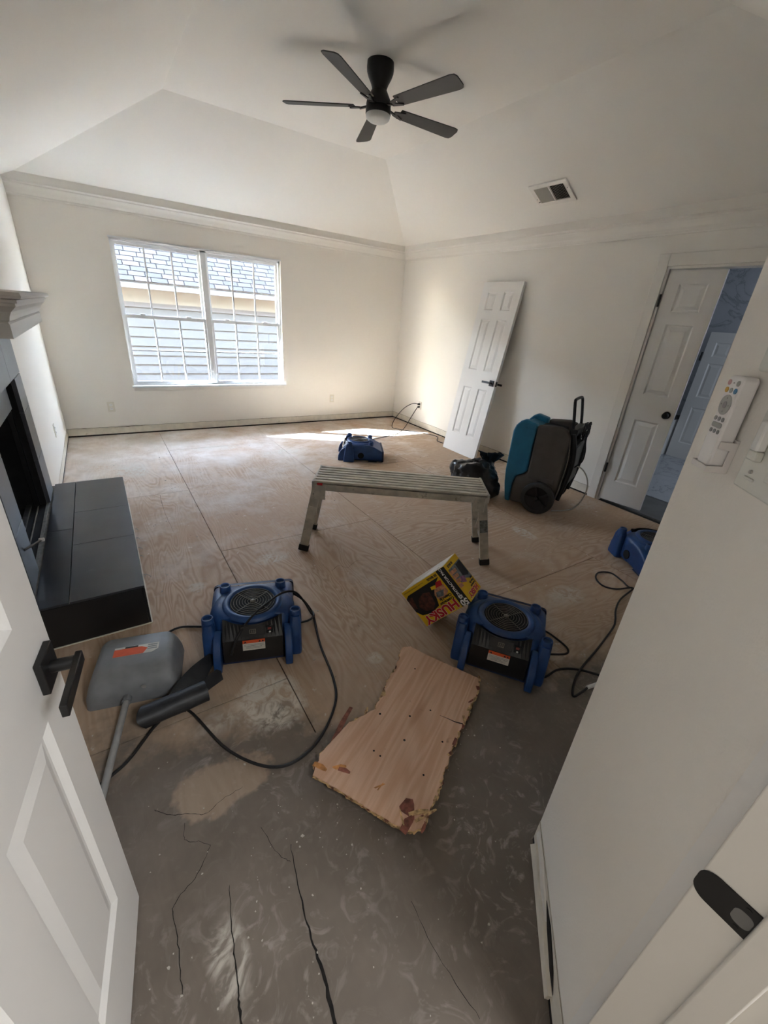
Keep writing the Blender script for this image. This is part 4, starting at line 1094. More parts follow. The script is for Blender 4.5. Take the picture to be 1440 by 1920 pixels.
# ------------------------------------------------------------------ aluminium work platform
BZ = 0.53; BL = 1.16; BWD = 0.31
bn = thing('work_platform', 'paint spattered folding aluminium work platform in the middle of the floor', 'work platform', (2.072, -3.738, 0.001), math.atan2(-0.5644, 0.8255))
for sg in (-1, 1):
    MB().bx((-BL / 2, sg * BWD / 2 - 0.014, BZ - 0.062), (BL / 2, sg * BWD / 2 + 0.014, BZ - 0.018)).build('side_rail', M_ALU, bn, bevel=0.003)
    MB().bx((sg * BL / 2 - 0.004, -BWD / 2 - 0.014, BZ - 0.060), (sg * BL / 2 + 0.012, BWD / 2 + 0.014, BZ)).build('end_cap', M_ALU, bn, bevel=0.003)
n = 7
for i in range(n):
    y = -BWD / 2 - 0.010 + (BWD + 0.02) * (i + 0.5) / n
    MB().bx((-BL / 2, y - 0.0145, BZ - 0.014), (BL / 2, y + 0.0145, BZ)).build('tread_slat', M_ALU2, bn, bevel=0.0015)
MB().bx((-BL / 2, -BWD / 2 - 0.012, BZ - 0.030), (BL / 2, BWD / 2 + 0.012, BZ - 0.018)).build('tread_web', M_DARK, bn)
for sx in (-1, 1):
    for sy in (-1, 1):
        top = Vector((sx * (BL / 2 - 0.03), sy * (BWD / 2 - 0.012), BZ - 0.03)); ft = Vector((sx * 0.640, sy * 0.165, 0.028))
        lgp = bpy.data.objects.new('leg', None); COL.objects.link(lgp); lgp.parent = bn
        MB().bar(top, ft, 0.026, 0.060, up=(1, 0, 0.15)).build('leg_tube', M_ALU, lgp, bevel=0.003)
        MB().bar(ft + (top - ft) * 0.04, ft - (top - ft).normalized() * 0.026, 0.034, 0.070, up=(1, 0, 0.15)).build('rubber_foot', M_FOOT, lgp, bevel=0.004)
        if sy < 0:
            MB().bar(top - (top - ft) * 0.33 + Vector((0, sy * 0.015, 0)), top - (top - ft) * 0.52 + Vector((0, sy * 0.015, 0)), 0.004, 0.052, up=(1, 0, 0.15)).build('sticker', M_INKG if sx > 0 else M_ALU2, lgp)
    # plate brace joining the two legs of an end
    a = Vector((sx * 0.565, -0.15, BZ - 0.16)); b2 = Vector((sx * 0.625, 0.15, 0.13))
    MB().bar(a, b2, 0.006, 0.035, up=(1, 0, 0)).build('leg_brace', M_ALU2, bn)
    MB().bar((sx * 0.632, -0.16, 0.12), (sx * 0.632, 0.16, 0.12), 0.012, 0.022).build('cross_bar', M_ALU, bn)
    MB().box((sx * (BL / 2 - 0.05), -BWD / 2 - 0.016, BZ - 0.075), (0.075, 0.006, 0.10)).build('hinge_plate', M_ALU, bn, bevel=0.003)
    MB().box((sx * (BL / 2 - 0.05), BWD / 2 + 0.016, BZ - 0.075), (0.075, 0.006, 0.10)).build('hinge_plate', M_ALU, bn, bevel=0.003)
MB().box((-BL / 2 + 0.05, -BWD / 2 - 0.016, BZ - 0.016), (0.035, 0.006, 0.016)).build('latch', M_INKR, bn, bevel=0.002)

# ------------------------------------------------------------------ dehumidifier
dh = thing('dehumidifier', 'tall teal and charcoal wheeled dehumidifier with telescopic handle', 'dehumidifier', (3.60, -3.79, 0.001), R(22.5))
# local x: across (0 = near side plane .. 0.46), y: forward (+ to the window), z: up
def side_loft(name, mat, prof_, x0, x1, rnd_=0.03, bev=0.02, parent=dh):
    mb = MB(); mb.prism(prof_, x0, x1, lambda a, b_, c: (c, a, b_)); return mb.build(name, mat, parent, bevel=bev, seg=4)
XN, XF = 0.035, 0.485
char_prof = [(-0.125, 0.10), (-0.06, 0.06), (0.22, 0.035), (0.262, 0.035), (0.258, 0.20), (0.245, 0.285), (0.170, 0.325), (0.150, 0.36), (0.150, 0.785), (-0.035, 0.808), (-0.095, 0.79), (-0.138, 0.735), (-0.150, 0.50), (-0.140, 0.22)]
side_loft('side_panel', M_CHAR, char_prof, XN, XN + 0.06)
side_loft('side_panel', M_CHAR, char_prof, XF - 0.06, XF)
core = [(-0.115, 0.10), (0.22, 0.04), (0.25, 0.25), (0.17, 0.33), (0.16, 0.735), (-0.03, 0.735), (-0.115, 0.70)]
side_loft('core', M_CHAR, core, XN + 0.05, XF - 0.05, bev=0.01)
teal_prof = [(0.255, 0.03), (0.300, 0.03), (0.335, 0.20), (0.350, 0.33), (0.352, 0.70), (0.335, 0.755), (0.300, 0.795), (0.262, 0.815), (0.156, 0.792), (0.156, 0.362), (0.176, 0.330), (0.250, 0.290), (0.264, 0.20)]
side_loft('front_shell', M_TEAL, teal_prof, XN - 0.004, XN + 0.07, bev=0.014)
side_loft('front_shell', M_TEAL, teal_prof, XF - 0.07, XF + 0.004, bev=0.014)
teal_mid = [(0.255, 0.05), (0.290, 0.05), (0.325, 0.20), (0.338, 0.33), (0.340, 0.70), (0.322, 0.745), (0.285, 0.770), (0.16, 0.745), (0.16, 0.36), (0.25, 0.30)]
side_loft('front_grille', M_TEAL, teal_mid, XN + 0.06, XF - 0.06, bev=0.012)
MB().bx((XN - 0.006, 0.165, 0.735), (XN + 0.03, 0.255, 0.80)).build('corner_pad', M_TEAL, dh, bevel=0.012, seg=3)
MB().bx((XN + 0.05, -0.03, 0.74), (XF - 0.05, 0.17, 0.748)).build('top_tray', M_BLACK, dh, bevel=0.003)
side_loft('belly_ridge', M_CHAR, [(-0.10, 0.285), (0.13, 0.30), (0.13, 0.325), (-0.10, 0.345)], XN - 0.004, XN + 0.02, bev=0.008)
for sx in (0.0, 0.52):
    w_ = bpy.data.objects.new('wheel', None); COL.objects.link(w_); w_.parent = dh; w_.location = (sx, 0.0, 0.150)
    sg = -1 if sx == 0 else 1
    MB().lathe([(0.108, -0.026), (0.130, -0.028), (0.146, -0.020), (0.149, 0.0), (0.146, 0.020), (0.130, 0.028), (0.108, 0.026)], 48, (0, 0, 0), 'x', cap=False).build('tyre', M_TYRE, w_, smooth=True)
    MB().lathe([(0.0, -0.010), (0.10, -0.012), (0.110, -0.020), (0.110, 0.020), (0.10, 0.012), (0.0, 0.010)], 40, (0, 0, 0), 'x').build('wheel_disc', M_INK, w_, smooth=True)
    MB().lathe([(0.0, -0.028), (0.014, -0.026), (0.024, -0.010), (0.024, 0.010), (0.014, 0.026), (0.0, 0.028)], 20, (0, 0, 0), 'x').build('hub_cap', M_BLACK, w_, smooth=True)
    for q in range(5):
        a = 2 * PI * q / 5
        MB().bar((sg * 0.012, 0.02 * math.cos(a), 0.02 * math.sin(a)), (sg * 0.014, 0.104 * math.cos(a), 0.104 * math.sin(a)), 0.016, 0.012, up=(1, 0, 0)).build('spoke', M_INK, w_)
MB().cyl((0.0, 0, 0.15), (0.52, 0, 0.15), 0.014).build('axle', M_BLACK, dh, smooth=True)
# back frame and telescopic handle loop
HXc = 0.26
hp = [(HXc - 0.165, -0.165, 0.20), (HXc - 0.165, -0.155, 0.60), (HXc - 0.162, -0.125, 0.82), (HXc - 0.155, -0.093, 0.985), (HXc - 0.142, -0.085, 1.018), (HXc - 0.10, -0.080, 1.030), (HXc + 0.10, -0.080, 1.030), (HXc + 0.142, -0.085, 1.018), (HXc + 0.155, -0.093, 0.985), (HXc + 0.162, -0.125, 0.82), (HXc + 0.165, -0.155, 0.60), (HXc + 0.165, -0.165, 0.20)]
MB().tube(smooth_path(hp, 6), 0.0125, 12).build('handle', M_BLACK, dh, smooth=True)
for sx in (XN + 0.03, XF - 0.03):
    MB().tube(smooth_path([(sx, -0.15, 0.76), (sx, -0.19, 0.62), (sx, -0.20, 0.45), (sx, -0.16, 0.16)], 6), 0.018, 10).build('frame_tube', M_BLACK, dh, smooth=True)
MB().bx((HXc - 0.19, -0.175, 0.74), (HXc + 0.19, -0.110, 0.80)).build('handle_clamp', M_BLACK, dh, bevel=0.01)
MB().bx((HXc - 0.17, -0.20, 0.30), (HXc + 0.17, -0.13, 0.66)).build('rear_panel', M_BLACK, dh, bevel=0.015)
rnd = random.Random(3)
coil = []
for i in range(44):
    a = i * 0.62
    coil.append((HXc + 0.085 * math.cos(a) + rnd.uniform(-0.02, 0.02), -0.21 + rnd.uniform(-0.02, 0.02), 0.775 + 0.065 * math.sin(a) + rnd.uniform(-0.02, 0.02)))
coil += [(HXc - 0.05, -0.235, 0.70), (HXc - 0.02, -0.25, 0.60), (HXc, -0.245, 0.50), (HXc - 0.03, -0.20, 0.44)]
MB().tube(smooth_path(coil, 5), 0.0055, 7).build('power_cord', M_CORD, dh, smooth=True)
MB().tube(smooth_path([(XN + 0.02, -0.13, 0.74), (XN - 0.005, -0.165, 0.55), (XN - 0.008, -0.155, 0.30), (XN + 0.01, -0.125, 0.09)], 6), 0.004, 7).build('side_wire', M_WIRE, dh, smooth=True)
MB().tube(smooth_path([(0.32, -0.14, 0.45), (0.36, -0.26, 0.40), (0.38, -0.33, 0.28), (0.37, -0.33, 0.14), (0.33, -0.28, 0.03), (0.24, -0.20, 0.008), (0.15, -0.12, 0.01)], 7), 0.006, 8).build('drain_hose', M_CORDG, dh, smooth=True)

# ------------------------------------------------------------------ black rubbish bag
def bag(name, label, cat, loc, size, rz, seed):
    nu, nv = 64, 40; vs = []; fs = []
    for j in range(nv + 1):
        ph = PI * j / nv
        for i in range(nu):
            th = 2 * PI * i / nu
            d = Vector((math.sin(ph) * math.cos(th), math.sin(ph) * math.sin(th), math.cos(ph)))
            sq = 1.0 / max(abs(d.x) ** 3 + abs(d.y) ** 3 + abs(d.z) ** 3, 1e-6) ** (1 / 3)
            w1 = noise.noise(d * 1.5 + Vector((seed, 0, 0)))
            rg = 1 - abs(noise.noise(d * 3.1 + Vector((0, seed, 0)))) * 2
            rg2 = 1 - abs(noise.noise(Vector((d.x * 7, d.y * 7, d.z * 3)) + Vector((seed, seed, 0)))) * 2
            r_ = sq * (0.86 + 0.22 * w1 + 0.10 * rg + 0.045 * rg2)
            p = Vector((d.x * size[0] * r_, d.y * size[1] * r_, d.z * size[2] * r_ + size[2] * 0.80))
            p.z = max(p.z, 0.002 + 0.006 * abs(noise.noise(d * 9)))
            vs.append(tuple(p))
    for j in range(nv):
        for i in range(nu):
            fs.append((j * nu + i, j * nu + (i + 1) % nu, (j + 1) * nu + (i + 1) % nu, (j + 1) * nu + i))
    t = thing(name, label, cat, loc, rz)
    MB().add(vs, fs).build('sack', M_BAG, t, smooth=True)
    # gathered neck standing up as a pleated fan
    rings = []
    for h, rr in ((0.0, 0.10), (0.03, 0.055), (0.06, 0.045), (0.10, 0.075), (0.145, 0.10)):
        ring = []
        for k in range(28):
            a = 2 * PI * k / 28; q = rr * (1 + 0.38 * math.cos(7 * a + h * 20) + 0.15 * math.sin(3 * a))
            ring.append((q * math.cos(a) * 1.35, q * math.sin(a) * 0.45, h + 0.05 * (h / 0.145) * math.cos(a)))
        rings.append(ring)
    nk = MB().loft(rings, cap=False).build('gathered_neck', M_BAG, t, smooth=True); nk.location = (size[0] * 0.50, size[1] * 0.2, size[2] * 1.42); nk.rotation_euler = (R(-10), R(28), R(30))
    return t
bag('rubbish_bag', 'black plastic rubbish bag slumped between the dehumidifier and leaning door', 'rubbish bag', (3.355, -3.195, 0.001), (0.25, 0.19, 0.20), R(-35), 2.7)

# ------------------------------------------------------------------ carton of contractor bags leaning on the air mover
bxw, bxd, bxh = 0.327, 0.176, 0.229
RB_ = Matrix(((0.334326, 0.878411, -0.341496), (-0.546913, 0.475922, 0.688756), (0.767537, -0.043501, 0.639527)))
ct = thing('bag_carton', 'yellow and black carton of contractor bags tipped against an air mover', 'box')
ct.matrix_world = Matrix.Translation((1.730, -4.575, 0.009)) @ RB_.to_4x4()
MB().bx((0, 0, 0), (bxw, bxd, bxh)).build('carton', M_YEL, ct, bevel=0.002)
MB().bx((0.004, 0.004, bxh - 0.001), (bxw - 0.004, bxd - 0.004, bxh + 0.0012)).build('end_flap', M_CARDW, ct)
def flap(x0, x1, dx): MB().bx((x0, 0.006, bxh + 0.0012), (x1, bxd - 0.006, bxh + 0.0022)).build('flap', M_CARDW, ct)
flap(0.006, 0.16, 0); flap(0.164, bxw - 0.006, 0)
e = 0.0008
# front face (local y = 0): the carton stands upside down, printed X runs from local +x to -x, printed Y from +z to -z
ff = bpy.data.objects.new('front_print', None); COL.objects.link(ff); ff.parent = ct
ff.matrix_local = Matrix.Translation((bxw, -e, bxh)) @ Matrix((Vector((-1, 0, 0)), Vector((0, 0, -1)), Vector((0, -1, 0)))).transposed().to_4x4()
def pp(parent, pts, mat, z=0.0, name='print_patch'):
    return MB().prism(pts, z, z + 0.0003).build(name, mat, parent)
pp(ff, [(0.001, 0.001), (0.058, 0.001), (0.058, 0.228), (0.001, 0.228)], M_INK, 0, 'black_band')
o = text_mesh('CONTRACTOR PACK', 0.0205, M_INKW, ff, bold=0.0006); o.location = (0.030, 0.088, 0.0009); o.rotation_euler = (0, 0, R(-90))
o = text_mesh('50', 0.046, M_INKW, ff, bold=0.0018); o.location = (0.029, 0.209, 0.0009)
o = text_mesh('3 MIL\nBAGS', 0.0105, M_INKW, ff, bold=0.0004); o.location = (0.029, 0.179, 0.0009)
pp(ff, [(0.066, 0.031), (0.095, 0.031), (0.30, 0.032), (0.325, 0.045), (0.325, 0.13), (0.30, 0.165), (0.235, 0.178), (0.172, 0.162), (0.155, 0.12), (0.13, 0.072)], M_INK, 0, 'bag_picture')
pp(ff, [(0.17, 0.075), (0.21, 0.062), (0.26, 0.080), (0.285, 0.12), (0.26, 0.155), (0.215, 0.165), (0.18, 0.14)], M_INKB, 0.0003, 'bag_sheen')
pp(ff, [(0.285, 0.05), (0.322, 0.052), (0.322, 0.115), (0.30, 0.12)], M_INKB, 0.0003, 'arm_picture')
pp(ff, [(0.068, 0.075), (0.13, 0.072), (0.155, 0.105), (0.15, 0.135), (0.10, 0.138), (0.068, 0.12)], M_SKIN, 0.0003, 'hand_picture')
pp(ff, [(0.085, 0.10), (0.135, 0.095), (0.15, 0.12), (0.11, 0.132)], M_INKG, 0.0005, 'glove_picture')
pp(ff, [(0.066, 0.050), (0.10, 0.048), (0.12, 0.075), (0.074, 0.078)], M_INKR, 0.0005, 'red_patch')
pp(ff, [(0.115, 0.058), (0.145, 0.056), (0.15, 0.072), (0.122, 0.078)], M_YEL, 0.0005, 'yellow_patch')
pp(ff, [(0.205, 0.170), (0.235, 0.172), (0.27, 0.19), (0.25, 0.198)], M_INKR, 0.0004, 'drawstring_picture')
o = text_mesh('HUSKY', 0.066, M_INKW, ff, bold=0.0040, sx=1.16); o.location = (0.186, 0.196, 0.0010); o.rotation_euler = (0, 0, R(2))
o = text_mesh('HUSKY', 0.066, M_INKR, ff, bold=0.0026, sx=1.16); o.location = (0.186, 0.196, 0.0015); o.rotation_euler = (0, 0, R(2))
o = text_mesh('Contractor\nClean-Up', 0.021, M_INK, ff, bold=0.0009, align='LEFT'); o.location = (0.064, 0.151, 0.0020)
pp(ff, [(0.060, 0.002), (0.326, 0.002), (0.326, 0.028), (0.060, 0.028)], M_YEL, 0.0002, 'lower_band')
o = text_mesh('50 BAGS', 0.0185, M_INK, ff, bold=0.0008, align='LEFT'); o.location = (0.066, 0.016, 0.0008)
o = text_mesh('42 in x 32 in  CONTRACTOR CLEAN-UP BAGS', 0.0075, M_INK, ff, align='LEFT'); o.location = (0.165, 0.014, 0.0008)
# right face (local x = w): printed X runs from local +y to 0
rf = bpy.data.objects.new('side_print', None); COL.objects.link(rf); rf.parent = ct
rf.matrix_local = Matrix.Translation((bxw + e, bxd, bxh)) @ Matrix((Vector((0, -1, 0)), Vector((0, 0, -1)), Vector((1, 0, 0)))).transposed().to_4x4()
pp(rf, [(0.006, 0.034), (0.165, 0.034), (0.165, 0.09), (0.13, 0.13), (0.085, 0.125), (0.03, 0.15), (0.006, 0.15)], M_INKG, 0, 'bag_picture')
pp(rf, [(0.012, 0.04), (0.075, 0.042), (0.08, 0.11), (0.03, 0.13), (0.012, 0.12)], M_INK, 0.0003, 'bag_shadow')
for i in range(4): pp(rf, [(0.155 - 0.001 * i, 0.045 + 0.026 * i), (0.172, 0.042 + 0.026 * i), (0.172, 0.064 + 0.026 * i), (0.10 + 0.012 * i, 0.070 + 0.026 * i), (0.096 + 0.012 * i, 0.052 + 0.026 * i)], M_SKIN, 0.0005, 'finger_picture')
pp(rf, [(0.07, 0.115), (0.115, 0.10), (0.128, 0.13), (0.085, 0.148)], M_INKP, 0.0008, 'inset_picture')
o = text_mesh('HUSKY', 0.040, M_INKW, rf, bold=0.0026); o.location = (0.088, 0.203, 0.0006)
o = text_mesh('HUSKY', 0.040, M_INKR, rf, bold=0.0018); o.location = (0.088, 0.203, 0.0010)
o = text_mesh('Contractor\nClean-Up\nBags', 0.0155, M_INK, rf, bold=0.0006, align='LEFT'); o.location = (0.012, 0.165, 0.0012)
pp(rf, [(0.004, 0.003), (0.172, 0.003), (0.172, 0.032), (0.004, 0.032)], M_YEL, 0.0002, 'lower_band')
o = text_mesh('50 BAGS', 0.018, M_INK, rf, bold=0.0008); o.location = (0.12, 0.018, 0.0008)

# ------------------------------------------------------------------ broken plywood scrap
sc_pts = [(1.508, -4.654), (1.549, -4.668), (1.586, -4.754), (1.716, -4.998), (1.668, -5.035), (1.636, -5.055), (1.58, -5.082), (1.51, -5.127), (1.44, -5.16), (1.371, -5.2), (1.28, -5.256), (1.2, -5.31), (1.13, -5.345), (1.082, -5.372), (1.055, -5.365), (1.014, -5.317), (0.963, -5.232), (0.911, -5.136), (0.848, -5.036), (0.871, -5.011), (0.904, -4.976), (0.949, -4.997), (1.0, -4.96), (1.066, -4.907), (1.088, -4.911), (1.13, -4.90), (1.184, -4.901), (1.23, -4.875), (1.27, -4.86), (1.30, -4.82), (1.326, -4.8), (1.39, -4.76), (1.444, -4.715)]
ax = Vector((1.529 - 0.853, -4.63 + 5.024, 0)).normalized(); scc = Vector((1.27, -5.0, 0))
sp = thing('plywood_scrap', 'broken reddish plywood panel with splintered edges lying on the floor', 'plywood panel', tuple(scc), math.atan2(ax.y, ax.x))
inv = Matrix.Rotation(-math.atan2(ax.y, ax.x), 4, 'Z') @ Matrix.Translation(-scc)
loc2 = [(inv @ Vector((x, y, 0))) for x, y in sc_pts]
rnd = random.Random(8)
fine = []
for i, p in enumerate(loc2):
    q = loc2[(i + 1) % len(loc2)]; L_ = (q - p).length; n = max(1, int(L_ / 0.012))
    for k in range(n):
        z = p.lerp(q, k / n); t = (q - p).normalized(); s = Vector((-t.y, t.x, 0))
        cut = 0.0045 if 3 <= i <= 13 else (0.006 if i >= 19 else 0.0012)
        fine.append(z + s * rnd.uniform(-cut, cut))
def scrap_z(p):       # the near corner curls up off the floor
    return 0.006 + 0.020 * max(0, (-p.x + 0.05) / 0.45) ** 1.6
import bmesh
def board(name, outline, zb, zt, mat, shrink=0.0):
    n = len(outline)
    cx = sum(p.x for p in outline) / n; cy = sum(p.y for p in outline) / n
    bm = bmesh.new()
    lo = []; hi = []
    for p in outline:
        q = Vector((p.x + (cx - p.x) * shrink, p.y + (cy - p.y) * shrink, 0))
        lo.append(bm.verts.new((q.x, q.y, scrap_z(q) + zb))); hi.append(bm.verts.new((q.x, q.y, scrap_z(q) + zt)))
    for i in range(n): bm.faces.new((lo[i], lo[(i + 1) % n], hi[(i + 1) % n], hi[i]))
    ft = bm.faces.new(hi); fb = bm.faces.new(list(reversed(lo)))
    bmesh.ops.triangulate(bm, faces=[ft, fb])
    bmesh.ops.recalc_face_normals(bm, faces=bm.faces)
    me = bpy.data.meshes.new(name); bm.to_mesh(me); bm.free(); me.materials.append(mat)
    o = bpy.data.objects.new(name, me); COL.objects.link(o); o.parent = sp
    return o
board('face_veneer', fine, 0.0145, 0.0175, M_SCRAP)
rnd = random.Random(12)
def jit(a): return [p + Vector((rnd.uniform(-a, a), rnd.uniform(-a, a), 0)) for p in fine]
board('middle_ply', jit(0.006), 0.0085, 0.0146, M_SPLIT, -0.006)
board('cross_ply', jit(0.004), 0.0045, 0.0086, M_REDW, 0.004)
board('back_ply', jit(0.004), 0.0, 0.0046, M_SPLIT, 0.0)
# torn fibres and exposed inner ply
def shard(x, y, l, w, a, mat, z=0.0185, nm='splinter', tip=0.2):
    p = inv @ Vector((x, y, 0)); a -= math.atan2(ax.y, ax.x)
    c, s = math.cos(a), math.sin(a)
    pts = [(-l / 2, -w / 2), (l * 0.3, -w * 0.4), (l / 2, w * (tip - 0.5)), (l / 2, w * (0.5 - tip) * 0.4), (l * 0.1, w / 2), (-l / 2, w * 0.3)]
    q = [Vector((p.x + c * u - s * v, p.y + s * u + c * v, 0)) for u, v in pts]
    zz = scrap_z(p)
    mb = MB(); mb.add([(v.x, v.y, zz + z - 0.003) for v in q] + [(v.x, v.y, zz + z) for v in q], [tuple(range(6))[::-1], tuple(range(6, 12))] + [(i, (i + 1) % 6, 6 + (i + 1) % 6, 6 + i) for i in range(6)])
    mb.build(nm, mat, sp)
shard(1.03, -4.90, 0.20, 0.022, R(38), M_REDW, 0.012, tip=0.0)
shard(1.10, -4.905, 0.03, 0.02, R(40), M_SPLIT, 0.012)
shard(1.065, -4.925, 0.022, 0.016, R(10), M_SPLIT, 0.014)
shard(1.155, -4.89, 0.05, 0.012, R(45), M_SPLIT, 0.013)
shard(1.075, -5.30, 0.075, 0.055, R(50), M_REDW, 0.0186, 'torn_patch')
shard(1.05, -5.335, 0.06, 0.03, R(20), M_REDW, 0.0190, 'torn_patch')
shard(1.105, -5.325, 0.07, 0.016, R(-20), M_SPLIT, 0.0205)
shard(1.12, -5.345, 0.085, 0.012, R(-5), M_SPLIT, 0.022)
shard(1.045, -5.31, 0.05, 0.006, R(70), M_SPLIT, 0.0215)
shard(0.885, -5.02, 0.055, 0.022, R(-58), M_GLUE, 0.0186, 'glue_patch')
shard(0.945, -5.055, 0.05, 0.018, R(-20), M_GLUE, 0.0186, 'glue_patch')
shard(0.955, -5.075, 0.045, 0.018, R(-50), M_REDW, 0.0188, 'torn_patch')
shard(1.03, -5.185, 0.055, 0.006, R(-8), M_GLUE, 0.0186, 'glue_patch')
shard(1.035, -5.19, 0.04, 0.005, R(20), M_GLUE, 0.0188, 'glue_patch')
rnd = random.Random(21)
edge = [Vector((x, y, 0)) for x, y in sc_pts[3:14]]
for i in range(len(edge) - 1):
    for k in range(3):
        p = edge[i].lerp(edge[i + 1], (k + rnd.random()) / 3)
        ang = math.atan2(edge[i + 1].y - edge[i].y, edge[i + 1].x - edge[i].x)
        shard(p.x + rnd.uniform(-0.004, 0.004), p.y + rnd.uniform(-0.004, 0.006), rnd.uniform(0.02, 0.045), rnd.uniform(0.008, 0.018), ang + rnd.uniform(-0.5, 0.5), (M_SPLIT, M_SPLIT, M_REDW)[k], rnd.uniform(0.014, 0.0205))
def split(pts):
    q = [inv @ Vector((x, y, 0)) for x, y in pts]; n = len(q); vs = []; fs = []
    for i, p in enumerate(q):
        w = 0.0028 * (1 - i / n); t = (q[min(i + 1, n - 1)] - q[max(i - 1, 0)]).normalized()
        for sg in (-1, 1): vs.append((p.x - t.y * sg * w, p.y + t.x * sg * w, scrap_z(p) + 0.0180))
    for i in range(n - 1): fs.append((2 * i, 2 * i + 1, 2 * i + 3, 2 * i + 2))
    MB().add(vs, fs).build('split', M_CRACK, sp, fix=False)
split([(1.478, -5.14), (1.455, -5.115), (1.44, -5.09), (1.42, -5.06)])
for (x, y, r_) in ((1.305, -5.0, 0.005), (1.2, -4.93, 0.005), (1.22, -5.08, 0.005), (1.40, -5.02, 0.004), (1.35, -5.16, 0.004), (1.10, -5.09, 0.004), (1.48, -4.80, 0.004), (1.20, -5.23, 0.004), (1.09, -5.06, 0.004)):
    p = inv @ Vector((x, y, 0)); z = scrap_z(p) + 0.0176
    MB().lathe([(0.0, 0.0), (r_, 0.0), (r_ * 0.8, 0.0005), (0.0, 0.0005)], 10, (p.x, p.y, z)).build('nail_hole', M_CRACK, sp)

# ------------------------------------------------------------------ grey dustpan and black roll
dp_ = thing('lobby_dustpan', 'grey plastic long handled dustpan lying face down with orange label', 'dustpan', (0.372, -4.228, 0.001), R(-13))
rings = []
for z, hx_, hy_, cy_, r_ in ((0.0, 0.172, 0.142, 0.0, 0.022), (0.045, 0.169, 0.140, 0.0, 0.026), (0.088, 0.158, 0.130, 0.008, 0.032), (0.112, 0.148, 0.114, 0.020, 0.034), (0.1245, 0.136, 0.100, 0.031, 0.03), (0.128, 0.124, 0.090, 0.038, 0.028)):
    rings.append([(x, y, z) for x, y in rrect(hx_, hy_, r_, 5, 0.0, cy_)])
MB().loft(rings).build('pan_shell', M_GREYP, dp_, smooth=True)
MB().prism([(-0.085, 0.005), (0.065, 0.005), (0.088, 0.022), (0.088, 0.062), (-0.085, 0.062)], 0.1282, 0.1290).build('label_base', M_SILV, dp_)
MB().prism([(-0.085, 0.005), (0.030, 0.005), (0.045, 0.035), (0.020, 0.050), (-0.085, 0.050)], 0.1291, 0.1296).build('label_orange', M_ORANGE, dp_)
MB().prism([(-0.045, 0.050), (0.005, 0.050), (0.005, 0.060), (-0.045, 0.060)], 0.1291, 0.1297).build('label_dark_band', M_INK, dp_)
for i in range(3): MB().bx((0.045, 0.026 + i * 0.012, 0.1291), (0.082, 0.031 + i * 0.012, 0.1296)).build('label_print_line', M_INKG, dp_)
MB().lathe([(0.0, 0.0), (0.018, 0.0), (0.016, 0.03), (0.013, 0.035), (0.0, 0.035)], 20, (0, 0, 0), 'y').build('socket', M_GREYP, dp_, smooth=True).location = (-0.02, -0.165, 0.035)
mb = MB().cyl((-0.02, -0.13, 0.036), (-0.035, -0.62, 0.014), 0.0125, n=16); mb.build('handle', M_GREYH, dp_, smooth=True)
MB().lathe([(0.0, 0.0), (0.010, 0.0), (0.010, 0.001), (0.0, 0.001)], 16, (0.045, -0.137, 0.075), 'y').build('rivet', M_GREYH, dp_)

ro = thing('black_roll', 'loosely rolled black rubber sheet with a loose flap beside the dustpan', 'rubber sheet', (0.48, -4.493, 0.0))
rings = []
for k in range(13):
    x = -0.125 + 0.25 * k / 12
    ring = []
    for i in range(28):
        a = 2 * PI * i / 28
        r_ = 0.042 * (1 + 0.05 * noise.noise(Vector((x * 14, math.cos(a) * 1.5, math.sin(a) * 1.5))) - 0.10 * max(0, math.sin(a) - 0.6))
        ring.append((x + 0.012 * math.sin(a * 2) * (1 if k == 0 else 0), -0.30 * x * 0.0 + r_ * math.cos(a) * 1.05, 0.044 + r_ * math.sin(a)))
    rings.append(ring)
o = MB().loft(rings).build('rolled_tube', M_RUBBER, ro, smooth=True); o.rotation_euler = (0, 0, R(4))
def sheet(name, grid, t, mat, parent):
    nr, nc = len(grid), len(grid[0]); vs = []; fs = []
    for dz in (0, t):
        for r in grid:
            for p in r: vs.append((p[0], p[1], p[2] + dz))
    N = nr * nc
    for r in range(nr - 1):
        for c in range(nc - 1):
            a = r * nc + c; q = (a, a + 1, a + nc + 1, a + nc); fs.append(q); fs.append(tuple(i + N for i in reversed(q)))
    for c in range(nc - 1):
        for r in (0, nr - 1): a = r * nc + c; fs.append((a, a + 1, a + 1 + N, a + N))
    for r in range(nr - 1):
        for c in (0, nc - 1): a = r * nc + c; fs.append((a, a + nc, a + nc + N, a + N))
    return MB().add(vs, fs).build(name, mat, parent, smooth=True)
g = []
for i in range(9):
    u = i / 8; row = []
    for j in range(6):
        v = j / 5
        x = -0.02 + 0.215 * u; y = 0.040 + 0.165 * u - 0.10 * v * (0.35 + 0.65 * math.sin(PI * min(1, u * 0.9 + 0.1)))
        z = 0.055 + 0.030 * math.sin(u * PI * 0.8) - 0.045 * (v ** 1.5) + 0.008 * math.sin(u * 5 + v * 3)
        row.append((x, y, max(0.004, z)))
    g.append(row)
sheet('loose_flap', g, 0.003, M_RUBBER, ro)
g = []
for i in range(7):
    u = i / 6; row = []
    for j in range(4):
        v = j / 3
        row.append((0.03 + 0.175 * u, 0.025 + 0.10 * u - 0.05 * v, max(0.004, 0.030 + 0.012 * math.sin(u * PI) - 0.028 * v)))
    g.append(row)
sheet('inner_flap', g, 0.003, M_RUBBER, ro)

# ------------------------------------------------------------------ things on the diagonal wall
NW = Matrix((-DV, -NV, Vector((0, 0, 1)))).transposed()      # local x towards the doorway, -y out of the wall
def on_near(o, s, z, off=0.0):
    o.matrix_world = Matrix.Translation(P0 - DV * s + NV * off + Vector((0, 0, z))) @ NW.to_4x4(); return o
